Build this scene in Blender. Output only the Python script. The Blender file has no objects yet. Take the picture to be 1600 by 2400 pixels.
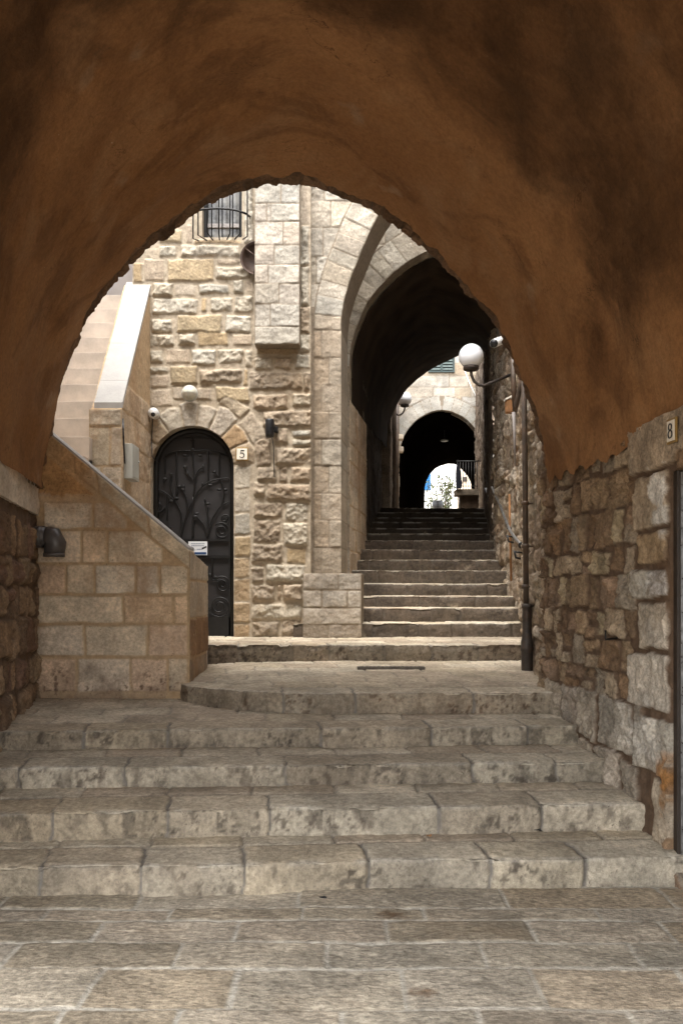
import bpy, math, random
import numpy as np
from mathutils import Vector

S = bpy.context.scene
COL = S.collection
R = math.radians
F, CX, CY, EYE = 2000.0, 800.0, 1400.0, 1.6      # lens in photo pixels, principal column, eye line, eye height

# ------------------------------------------------------------------ camera, sky, sun, exposure
cam = bpy.data.cameras.new('camera'); camo = bpy.data.objects.new('camera', cam); COL.objects.link(camo)
camo.location = (0, 0, EYE); camo.rotation_euler = (R(90), 0, 0)
cam.sensor_width = 36; cam.lens = 30.0; cam.shift_y = 200 / 2400.0
cam.clip_start = .05; cam.clip_end = 1000
S.camera = camo
SUN_EL, SUN_AZ = 70, 200          # degrees; azimuth measured clockwise from +Y
w = bpy.data.worlds.new('World'); S.world = w; w.use_nodes = True
wn = w.node_tree.nodes; wl = w.node_tree.links
bg = wn['Background']
sky = wn.new('ShaderNodeTexSky'); sky.sky_type = 'NISHITA'; sky.sun_disc = False
sky.sun_elevation = R(SUN_EL); sky.sun_rotation = R(SUN_AZ); sky.dust_density = 4.0; sky.ozone_density = .5
hs = wn.new('ShaderNodeHueSaturation'); hs.inputs['Saturation'].default_value = .22
wl.new(sky.outputs[0], hs.inputs['Color']); wl.new(hs.outputs[0], bg.inputs['Color'])
bg.inputs['Strength'].default_value = .14
sun = bpy.data.lights.new('sun', 'SUN'); sun.energy = .42; sun.angle = R(35); sun.color = (1, .95, .87)
suno = bpy.data.objects.new('sun', sun); COL.objects.link(suno)
az = R(SUN_AZ); el = R(SUN_EL)
sd = Vector((math.sin(az) * math.cos(el), math.cos(az) * math.cos(el), math.sin(el)))
suno.rotation_euler = (-sd).to_track_quat('-Z', 'Y').to_euler()
suno.location = (0, -5, 20)
S.view_settings.view_transform = 'Standard'; S.view_settings.look = 'None'
S.view_settings.exposure = 2.75; S.view_settings.gamma = 1
S.cycles.max_bounces = 10; S.cycles.diffuse_bounces = 8
S.cycles.use_denoising = True

# ------------------------------------------------------------------ helpers
def P(x, y, d):
    """point at depth d seen at photo pixel (x, y)"""
    return ((x - CX) / F * d, d, EYE + (CY - y) / F * d)
def PX(x, d): return (x - CX) / F * d
def PZ(y, d): return EYE + (CY - y) / F * d

def hash2(ix, iy, seed):
    ix = ix.astype(np.int64); iy = iy.astype(np.int64)
    h = (ix * 374761393 + iy * 668265263 + seed * 144269504) & 0xffffffff
    h = ((h ^ (h >> 13)) * 1274126177) & 0xffffffff
    h = h ^ (h >> 16)
    return (h & 0xffff) / 65535.0
def vnoise(x, y, seed=0):
    x = np.asarray(x, float); y = np.asarray(y, float)
    ix = np.floor(x); iy = np.floor(y); fx = x - ix; fy = y - iy
    fx = fx * fx * fx * (fx * (fx * 6 - 15) + 10); fy = fy * fy * fy * (fy * (fy * 6 - 15) + 10)
    a = hash2(ix, iy, seed); b = hash2(ix + 1, iy, seed); c = hash2(ix, iy + 1, seed); d = hash2(ix + 1, iy + 1, seed)
    return (a * (1 - fx) + b * fx) * (1 - fy) + (c * (1 - fx) + d * fx) * fy
def fbm(x, y, seed=0, oct=4, gain=.5):
    t = 0; a = 1; s = 0
    x = np.asarray(x, float); y = np.asarray(y, float)
    for o in range(oct):
        t = t + a * vnoise(x * 2 ** o + 17.3 * o, y * 2 ** o - 9.1 * o, seed + o * 13); s += a; a *= gain
    return t / s
def sstep(a, b, x):
    t = np.clip((x - a) / (b - a), 0, 1); return t * t * (3 - 2 * t)

def link(name, me, mat=None, parent=None):
    o = bpy.data.objects.new(name, me); COL.objects.link(o)
    if mat is not None:
        for m in (mat if isinstance(mat, (list, tuple)) else [mat]): me.materials.append(m)
    if parent is not None: o.parent = parent
    return o
def thing(name, label, cat, group=None, loc=(0, 0, 0)):
    o = bpy.data.objects.new(name, None); COL.objects.link(o); o.empty_display_size = .2
    return tag(o, label, cat, group)
def tag(o, label, cat, group=None):
    o['label'] = label; o['category'] = cat
    if group: o['group'] = group
    return o

def mesh_np(name, V, faces, mat, parent=None, col=None, smooth=True):
    """V (n,3) array, faces: list of index arrays (m,4) or (m,3)"""
    me = bpy.data.meshes.new(name)
    V = np.asarray(V, np.float32)
    me.vertices.add(len(V)); me.vertices.foreach_set('co', V.ravel())
    loops = np.concatenate([np.asarray(f, np.int32).ravel() for f in faces if len(f)])
    tot = np.concatenate([np.full(len(f), np.asarray(f).shape[1], np.int32) for f in faces if len(f)])
    st = np.concatenate([[0], np.cumsum(tot)[:-1]]).astype(np.int32)
    me.loops.add(len(loops)); me.loops.foreach_set('vertex_index', loops)
    me.polygons.add(len(tot)); me.polygons.foreach_set('loop_start', st); me.polygons.foreach_set('loop_total', tot)
    me.update(calc_edges=True)
    me.polygons.foreach_set('use_smooth', np.full(len(tot), smooth))
    if col is not None:
        a = me.color_attributes.new('Col', 'FLOAT_COLOR', 'POINT')
        a.data.foreach_set('color', np.asarray(col, np.float32).ravel())
    me.validate(); me.update()
    return link(name, me, mat, parent)

class MB:
    """collects simple solids for one mesh"""
    def __init__(s): s.v = []; s.f = []; s.sm = []
    def add(s, V, Fc, smooth=False):
        b = len(s.v); s.v += [tuple(p) for p in V]
        s.f += [tuple(i + b for i in f) for f in Fc]; s.sm += [smooth] * len(Fc); return s
    def box(s, x0, x1, y0, y1, z0, z1, bev=0.0):
        if bev <= 0:
            V = [(x, y, z) for x in (x0, x1) for y in (y0, y1) for z in (z0, z1)]
            return s.add(V, [(0, 1, 3, 2), (4, 6, 7, 5), (0, 4, 5, 1), (2, 3, 7, 6), (0, 2, 6, 4), (1, 5, 7, 3)])
        c = Vector(((x0 + x1) / 2, (y0 + y1) / 2, (z0 + z1) / 2)); h = ((x1 - x0) / 2, (y1 - y0) / 2, (z1 - z0) / 2)
        import bmesh
        bm = bmesh.new(); bmesh.ops.create_cube(bm, size=2)
        for v in bm.verts: v.co = Vector((v.co.x * h[0], v.co.y * h[1], v.co.z * h[2])) + c
        bmesh.ops.bevel(bm, geom=bm.edges[:] , offset=bev, segments=2, profile=.6, affect='EDGES')
        bm.verts.index_update()
        s.add([v.co[:] for v in bm.verts], [tuple(v.index for v in f.verts) for f in bm.faces]); bm.free(); return s
    def tube(s, pts, r, n=8, cap=True):
        pts = [Vector(p) for p in pts]; rs = r if isinstance(r, (list, tuple)) else [r] * len(pts)
        V = []; nrm = None
        for i, p in enumerate(pts):
            t = (pts[min(i + 1, len(pts) - 1)] - pts[max(i - 1, 0)]).normalized()
            if nrm is None:
                nrm = t.cross(Vector((0, 0, 1)) if abs(t.z) < .9 else Vector((1, 0, 0))).normalized()
            else:
                nrm = (nrm - t * nrm.dot(t)).normalized()
            b = t.cross(nrm)
            for k in range(n):
                a = 2 * math.pi * k / n
                V.append(p + (nrm * math.cos(a) + b * math.sin(a)) * rs[i])
        Fc = [(i * n + k, i * n + (k + 1) % n, (i + 1) * n + (k + 1) % n, (i + 1) * n + k) for i in range(len(pts) - 1) for k in range(n)]
        s.add(V, Fc, True)
        if cap:
            b = len(s.v) - len(V); m = len(pts) - 1
            s.f += [tuple(b + k for k in range(n))[::-1], tuple(b + m * n + k for k in range(n))]; s.sm += [False, False]
        return s
    def lathe(s, prof, c, axis=(0, 0, 1), n=24):
        """prof: list of (radius, height along axis)"""
        ax = Vector(axis).normalized(); u = ax.cross(Vector((0, 0, 1)) if abs(ax.z) < .9 else Vector((1, 0, 0))).normalized(); w_ = ax.cross(u)
        V = []; c = Vector(c)
        for r_, h in prof:
            for k in range(n):
                a = 2 * math.pi * k / n
                V.append(c + ax * h + (u * math.cos(a) + w_ * math.sin(a)) * max(r_, 1e-4))
        Fc = [(i * n + k, i * n + (k + 1) % n, (i + 1) * n + (k + 1) % n, (i + 1) * n + k) for i in range(len(prof) - 1) for k in range(n)]
        return s.add(V, Fc, True)
    def sphere(s, c, r, n=24, m=14, sq=(1, 1, 1)):
        V = []; Fc = []
        for i in range(m + 1):
            th = math.pi * i / m
            for k in range(n):
                a = 2 * math.pi * k / n
                rr = max(math.sin(th), 1e-4)
                V.append((c[0] + r * sq[0] * rr * math.cos(a), c[1] + r * sq[1] * rr * math.sin(a), c[2] + r * sq[2] * math.cos(th)))
        for i in range(m):
            for k in range(n): Fc.append((i * n + k, (i + 1) * n + k, (i + 1) * n + (k + 1) % n, i * n + (k + 1) % n))
        return s.add(V, Fc, True)
    def prism(s, pts, ext):
        """closed polygon pts (3d) extruded by vector ext"""
        n = len(pts); V = [Vector(p) for p in pts] + [Vector(p) + Vector(ext) for p in pts]
        return s.add(V, [tuple(range(n)), tuple(range(2 * n - 1, n - 1, -1))] + [(i, i + n, (i + 1) % n + n, (i + 1) % n) for i in range(n)])
    def build(s, name, mat, parent=None):
        me = bpy.data.meshes.new(name); me.from_pydata([tuple(p) for p in s.v], [], s.f)
        me.polygons.foreach_set('use_smooth', s.sm)
        me.update()
        import bmesh
        bm = bmesh.new(); bm.from_mesh(me); bmesh.ops.recalc_face_normals(bm, faces=bm.faces); bm.to_mesh(me); bm.free()
        return link(name, me, mat, parent)

# ------------------------------------------------------------------ materials
def newmat(name):
    m = bpy.data.materials.new(name); m.use_nodes = True
    nt = m.node_tree; b = nt.nodes['Principled BSDF']
    return m, nt, b
class NG:
    def __init__(s, nt): s.nt = nt; s.tc = nt.nodes.new('ShaderNodeTexCoord')
    def node(s, t, **k):
        n = s.nt.nodes.new(t)
        for a, v in k.items(): setattr(n, a, v)
        return n
    def vec(s, scale=(1, 1, 1)):
        m = s.node('ShaderNodeMapping'); m.inputs['Scale'].default_value = scale
        s.nt.links.new(s.tc.outputs['Object'], m.inputs['Vector']); return m.outputs[0]
    def noise(s, scale, detail=5, rough=.6, stretch=(1, 1, 1), dist=0.0):
        n = s.node('ShaderNodeTexNoise'); n.inputs['Scale'].default_value = scale; n.inputs['Detail'].default_value = detail
        n.inputs['Roughness'].default_value = rough; n.inputs['Distortion'].default_value = dist
        s.nt.links.new(s.vec(stretch), n.inputs['Vector']); return n.outputs['Fac']
    def voro(s, scale, stretch=(1, 1, 1)):
        n = s.node('ShaderNodeTexVoronoi'); n.inputs['Scale'].default_value = scale
        s.nt.links.new(s.vec(stretch), n.inputs['Vector']); return n.outputs['Distance']
    def rng(s, v, a, b, c=0.0, d=1.0, smooth=True):
        n = s.node('ShaderNodeMapRange'); n.clamp = True
        if smooth: n.interpolation_type = 'SMOOTHSTEP'
        for i, q in zip(('From Min', 'From Max', 'To Min', 'To Max'), (a, b, c, d)): n.inputs[i].default_value = q
        s.nt.links.new(v, n.inputs['Value']); return n.outputs['Result']
    def math(s, op, a, b):
        n = s.node('ShaderNodeMath', operation=op)
        for i, q in enumerate((a, b)):
            if isinstance(q, (int, float)): n.inputs[i].default_value = q
            else: s.nt.links.new(q, n.inputs[i])
        return n.outputs[0]
    def mix(s, fac, a, b, mode='MIX'):
        n = s.node('ShaderNodeMix', data_type='RGBA', blend_type=mode)
        for i, q in ((0, fac), (6, a), (7, b)):
            if isinstance(q, (int, float)): n.inputs[i].default_value = q
            elif isinstance(q, tuple): n.inputs[i].default_value = (*q, 1)
            else: s.nt.links.new(q, n.inputs[i])
        return n.outputs[2]
    def grey(s, v):
        n = s.node('ShaderNodeCombineColor')
        for i in range(3): s.nt.links.new(v, n.inputs[i])
        return n.outputs[0]
    def bump(s, h, strength, dist, nrm=None):
        n = s.node('ShaderNodeBump'); n.inputs['Strength'].default_value = strength; n.inputs['Distance'].default_value = dist
        s.nt.links.new(h, n.inputs['Height'])
        if nrm is not None: s.nt.links.new(nrm, n.inputs['Normal'])
        return n.outputs[0]

def stone_mat(name, mortar=(.34, .29, .22), stain=(.16, .10, .05), st=.5, pit=.5, bump=.5, rough=.85, grime=0.0, chis=None, sscale=1.4, k=1.0, fc=(.78, 1.14), fs=38):
    m, nt, b = newmat(name); g = NG(nt); L = nt.links
    at = g.node('ShaderNodeAttribute', attribute_name='Col')
    big = g.rng(g.noise(sscale * 1.7, 6, .65), .3, .72, .74, 1.16)
    fine = g.rng(g.noise(fs, 8, .72), .3, .7, fc[0], fc[1])
    c = g.mix(1.0, at.outputs['Color'], g.grey(g.math('MULTIPLY', big, fine)), 'MULTIPLY')
    mort = g.mix(1.0, mortar, g.grey(g.rng(g.noise(22, 6, .7), .3, .7, .78, 1.15)), 'MULTIPLY')
    c = g.mix(at.outputs['Alpha'], mort, c)
    sf = g.math('MULTIPLY', g.rng(g.noise(sscale, 9, .68, (1, 1, .6)), .5, .68), st)
    c = g.mix(sf, c, stain)
    if k != 1.0: c = g.mix(1.0, c, (k, k, k), 'MULTIPLY')
    if chis: c = g.mix(1.0, c, g.grey(g.rng(g.noise(1, 2, .5, (chis[0] * .8, chis[1] * 1.2, 20), .1), .34, .66, .76, 1.16)), 'MULTIPLY')
    if pit:
        pn = g.noise(75, 4, .6); pm = g.rng(g.noise(4, 4, .6), .42, .62)
        c = g.mix(g.math('MULTIPLY', g.math('MULTIPLY', g.rng(pn, .60, .70), pm), pit), c, (.035, .024, .015))
    if grime:
        gm = g.math('MULTIPLY', g.rng(g.noise(3.0, 10, .75, (1, 1, .22)), .52, .66), grime)
        c = g.mix(gm, c, (.045, .035, .027))
    L.new(c, b.inputs['Base Color']); b.inputs['Roughness'].default_value = rough
    b.inputs['Specular IOR Level'].default_value = .25
    h = g.math('ADD', g.noise(42, 9, .72), g.math('MULTIPLY', g.noise(170, 4, .6), .35))
    if chis:
        h = g.math('ADD', h, g.math('MULTIPLY', g.noise(1, 3, .5, chis, .15), 1.0))
    L.new(g.bump(h, bump, .012), b.inputs['Normal'])
    return m

def plain(name, col, rough=.5, metal=0.0, var=.12, scale=12, bump=0.0, spec=.5, rust=None):
    m, nt, b = newmat(name); g = NG(nt); L = nt.links
    c = g.mix(1.0, col, g.grey(g.rng(g.noise(scale, 6, .65), .3, .7, 1 - var, 1 + var)), 'MULTIPLY')
    if rust: c = g.mix(g.math('MULTIPLY', g.rng(g.noise(9, 7, .7), .48, .66), rust[3]), c, rust[:3])
    L.new(c, b.inputs['Base Color']); b.inputs['Metallic'].default_value = metal
    L.new(g.rng(g.noise(scale * 2, 4), .3, .7, max(rough - .1, 0), min(rough + .1, 1)), b.inputs['Roughness'])
    b.inputs['Specular IOR Level'].default_value = spec
    if bump: L.new(g.bump(g.noise(scale * 5, 6, .7), bump, .006), b.inputs['Normal'])
    return m

M_FAC = stone_mat('facade_limestone', (.60, .50, .37), (.42, .27, .13), .34, .45, .7, k=.66, fc=(.68, 1.2))
M_ASH = stone_mat('dressed_limestone', (.36, .29, .21), (.40, .28, .16), .32, .5, .6, k=.62, fc=(.72, 1.18))
M_PAR = stone_mat('parapet_limestone', (.45, .32, .19), (.36, .21, .105), .6, .75, .6, sscale=1.9, fc=(.7, 1.18))
M_RUB = stone_mat('rubble_stone', (.125, .08, .05), (.13, .072, .036), .5, .8, 1.0, sscale=2.2, fc=(.6, 1.28), fs=44)
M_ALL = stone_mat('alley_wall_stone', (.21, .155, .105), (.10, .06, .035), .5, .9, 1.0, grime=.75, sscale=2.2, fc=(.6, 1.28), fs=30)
M_STEP = stone_mat('step_stone', (.19, .17, .145), (.16, .12, .08), .35, .7, .9, rough=.72, sscale=1.8, fc=(.62, 1.22), fs=30)
M_PAVE = stone_mat('paving_stone', (.53, .485, .40), (.26, .18, .10), .3, .6, .55, rough=.72, chis=(30, 58, 30), fc=(.62, 1.24), fs=40, k=.76)
M_GLOOM2 = plain('black_gloom_plaster', (.0035, .0025, .0018), 1.0, 0, .4, 2.5, .4, 0)  # darkness of the far archway put into a near-black base colour
M_STEPD = stone_mat('shaded_step_stone', (.05, .04, .032), (.05, .035, .025), .4, .5, .7)
M_DARK = stone_mat('gloom_stone', (.07, .055, .04), (.03, .02, .012), .5, .5, .6)  # shade of the inner tunnel put into the stone colour

def plaster_mat():
    m, nt, b = newmat('ochre_plaster'); g = NG(nt); L = nt.links
    c = g.mix(g.rng(g.noise(.9, 6, .6), .3, .72), (.225, .108, .042), (.32, .166, .072))
    c = g.mix(g.math('MULTIPLY', g.rng(g.noise(1.7, 5, .55, (1, .8, 1), .6), .52, .7), .5), c, (.33, .19, .095))
    c = g.mix(g.math('MULTIPLY', g.rng(g.noise(1.1, 8, .62, (.8, 1.3, 1), .9), .50, .62), .42), c, (.085, .038, .015))
    c = g.mix(g.math('MULTIPLY', g.rng(g.noise(3.2, 7, .7, (1, 2.2, 1), 1.2), .60, .74), .32), c, (.06, .035, .02))
    c = g.mix(g.math('MULTIPLY', g.rng(g.noise(2.1, 3, .5), .655, .73), .5), c, (.34, .23, .145))
    c = g.mix(g.math('MULTIPLY', g.rng(g.noise(60, 3, .6), .70, .76), .5), c, (.05, .03, .02))
    ck = g.math('ABSOLUTE', g.math('SUBTRACT', g.noise(1.5, 6, .62, (1, 1, 1), .5), .5), 0)
    ckm = g.math('MULTIPLY', g.rng(ck, .0, .0055, 1.0, .0), g.rng(g.noise(.9, 3), .50, .62))
    c = g.mix(g.math('MULTIPLY', ckm, .6), c, (.045, .024, .011))
    c = g.mix(g.math('MULTIPLY', g.rng(g.noise(42, 3, .6, (1, 1.2, 1)), .735, .76), .7), c, (.50, .40, .29))
    # old soot, plus the dim crown's darkness painted in, on the outer half of the vault, with a ragged scalloped border
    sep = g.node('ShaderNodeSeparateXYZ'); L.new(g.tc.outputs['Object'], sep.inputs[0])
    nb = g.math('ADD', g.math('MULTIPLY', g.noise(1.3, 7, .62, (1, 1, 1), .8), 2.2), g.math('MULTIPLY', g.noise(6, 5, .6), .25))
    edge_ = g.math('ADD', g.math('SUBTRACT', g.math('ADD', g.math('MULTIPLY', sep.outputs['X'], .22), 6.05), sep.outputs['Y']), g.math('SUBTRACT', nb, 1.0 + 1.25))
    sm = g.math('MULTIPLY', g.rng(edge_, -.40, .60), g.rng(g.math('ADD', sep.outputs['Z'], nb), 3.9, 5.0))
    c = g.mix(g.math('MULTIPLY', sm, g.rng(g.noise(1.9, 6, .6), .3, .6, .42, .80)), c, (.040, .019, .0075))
    c = g.mix(1.0, c, g.grey(g.rng(g.noise(34, 9, .78), .3, .7, .80, 1.16)), 'MULTIPLY')
    L.new(c, b.inputs['Base Color']); b.inputs['Roughness'].default_value = .9; b.inputs['Specular IOR Level'].default_value = .15
    h = g.math('ADD', g.noise(7, 8, .62), g.math('MULTIPLY', g.noise(80, 5, .65), .22))
    h = g.math('ADD', h, g.math('MULTIPLY', g.noise(210, 3, .6), .10)); L.new(g.bump(h, .7, .02), b.inputs['Normal'])
    return m
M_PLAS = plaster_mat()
M_GLOOM = plain('gloom_plaster', (.042, .028, .018), .95, 0, .45, 2.5, .4, .1)  # tunnel darkness put into the plaster colour
M_WHITEW = plain('whitewashed_stone', (.40, .36, .28), .9, 0, .25, 5, .5, .2)
M_PALE = plain('pale_wall', (.55, .50, .44), .9, 0, .12, 3, .3, .2)
M_GREYW = plain('grey_render', (.32, .29, .27), .9, 0, .1, 3, .2, .2)
M_COPE = plain('sawn_coping', (.34, .325, .305), .75, 0, .1, 6, .3, .3)
M_STAIR = plain('sawn_stair_stone', (.50, .42, .345), .75, 0, .16, 3.5, .35, .3)
M_IRON = plain('black_iron', (.012, .011, .010), .5, .3, .3, 20, .2, .4)
M_GATE = plain('grey_gate_sheet', (.020, .018, .018), .5, 0, .15, 6, .05, .4)
M_STEEL = plain('worn_steel', (.45, .45, .44), .35, .9, .2, 15, .1)
M_CAST = plain('cast_iron_pipe', (.055, .045, .038), .55, .2, .3, 14, .3, .4, (.10, .055, .03, .5))
M_BROWNP = plain('brown_painted_pipe', (.085, .062, .045), .5, .1, .3, 10, .2, .4, (.16, .08, .04, .4))
M_RUST = plain('rusty_conduit', (.24, .115, .045), .75, 0, .3, 9, .2, .3)
M_PVC = plain('grey_plastic_pipe', (.075, .066, .062), .4, 0, .2, 10, .05, .5)
M_BOX = plain('grey_box_paint', (.42, .42, .38), .55, 0, .06, 6, .02, .4)
M_WHITE = plain('white_plastic', (.72, .71, .68), .35, 0, .05, 9, 0, .5)
M_OPAL = plain('opal_globe', (.92, .93, .95), .22, 0, .04, 5, 0, .5)
M_GLASSD = plain('frosted_lamp_glass', (.48, .45, .36), .3, 0, .08, 9, 0, .5)
M_BLACK = plain('black_plastic', (.012, .012, .013), .35, 0, .1, 9, 0, .5)
M_BRASS = plain('brass_frame', (.30, .19, .06), .45, .6, .15, 12)
M_TILE = plain('cream_enamel', (.70, .65, .55), .35, 0, .05, 8)
M_SIGNW = plain('sign_white', (.66, .67, .68), .4, 0, .03, 8)
M_SIGNB = plain('sign_blue', (.02, .06, .16), .4, 0, .05, 8)
M_SIGNG = plain('sign_grey_print', (.28, .31, .35), .5, 0, .05, 8)
M_COPPER = plain('tarnished_copper', (.060, .034, .022), .5, .4, .3, 7, .1, .5, (.05, .03, .02, .6))
M_GREEN = plain('green_shutter_paint', (.022, .040, .036), .5, 0, .12, 8)
M_BLUE = plain('blue_shutter_paint', (.012, .16, .42), .45, 0, .08, 8)
M_WHITEH = plain('white_house_wall', (.86, .85, .82), .9, 0, .05, 3, .1, .2)
M_BEIGEH = plain('beige_house_wall', (.62, .52, .40), .9, 0, .15, 2, .1, .2)
M_LEAF = plain('shrub_leaf', (.030, .044, .010), .6, 0, .4, 5, 0, .3)
M_LEAFB = plain('pale_shrub_leaf', (.085, .105, .03), .6, 0, .3, 5, 0, .3)
M_BARK = plain('bark', (.10, .07, .045), .9, 0, .3, 10, .4)
M_CLOTH = plain('dark_cloth', (.012, .013, .018), .85, 0, .2, 12, .1, .1)
M_WOOD = plain('dark_wood', (.026, .017, .011), .6, 0, .25, 6, .2)
m, nt, b = newmat('window_glass'); b.inputs['Base Color'].default_value = (.10, .10, .095, 1); b.inputs['Roughness'].default_value = .12
g = NG(nt); nt.links.new(g.mix(g.rng(g.noise(5, 6, .6), .35, .65), (.05, .048, .045), (.22, .21, .19)), b.inputs['Base Color']); M_GLASS = m
m, nt, b = newmat('ground_dust'); g = NG(nt)
nt.links.new(g.mix(g.noise(.5, 6), (.25, .21, .16), (.36, .31, .25)), b.inputs['Base Color']); b.inputs['Roughness'].default_value = .95; M_GROUND = m

# ------------------------------------------------------------------ stone panels
PAL_FAC = [(.66, .57, .44), (.62, .52, .38), (.60, .47, .31), (.68, .61, .49), (.57, .46, .33), (.64, .53, .37)]
PAL_ASH = [(.66, .58, .46), (.62, .54, .42), (.68, .61, .50), (.60, .52, .41)]
PAL_RUB = [(.26, .17, .10), (.31, .22, .135), (.20, .13, .08), (.40, .31, .21), (.24, .155, .09), (.30, .205, .135)]
PAL_GREY = [(.36, .31, .25), (.40, .35, .28), (.32, .275, .215), (.42, .36, .28)]
PAL_COLM = [(.40, .29, .19), (.45, .34, .23), (.36, .27, .19), (.50, .41, .30), (.43, .32, .22)]

def st(poly, col, prot=.02, rough=.012, bevel=.025, tool=0, clip=False, gap=None):
    poly = [tuple(p) for p in poly]
    a = sum(poly[i][0] * poly[(i + 1) % len(poly)][1] - poly[(i + 1) % len(poly)][0] * poly[i][1] for i in range(len(poly)))
    if a < 0: poly = poly[::-1]
    return dict(poly=poly, col=col, prot=prot, rough=rough, bevel=bevel, tool=tool, clip=clip, gap=gap)
def rect(u0, u1, v0, v1, rng, j=0.0):
    q = lambda: rng.uniform(-j, j)
    return [(u0 + q(), v0 + q()), (u1 + q(), v0 + q()), (u1 + q(), v1 + q()), (u0 + q(), v1 + q())]
def vary(c, rng, a=.08):
    k = 1 + rng.uniform(-a, a); h = rng.uniform(-.03, .03)
    return (c[0] * k * (1 + h), c[1] * k, c[2] * k * (1 - h))
def courses(u0, u1, v0, v1, hr, wr, pal, seed, j=.012, prot=(.01, .035), rough=(.008, .02), bevel=(.015, .04), split=.12, tool=0.0, clip=False, cv=.12):
    rng = random.Random(seed); out = []; v = v0
    while v < v1 - .01:
        h = rng.uniform(*hr)
        if v1 - (v + h) < hr[0] * .6: h = v1 - v
        u = u0 - rng.uniform(0, wr[0])
        while u < u1:
            wd = rng.uniform(*wr) * (1.0 if rng.random() > .2 else .55)
            cells = [(v, v + h)]
            if rng.random() < split: m_ = v + h * rng.uniform(.35, .65); cells = [(v, m_), (m_, v + h)]
            for (a, b_) in cells:
                out.append(st(rect(u, u + wd, a, b_, rng, j), vary(rng.choice(pal), rng, cv), rng.uniform(*prot), rng.uniform(*rough), rng.uniform(*bevel), 1 if rng.random() < tool else 0, clip))
            u += wd
        v += h
    return out

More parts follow.
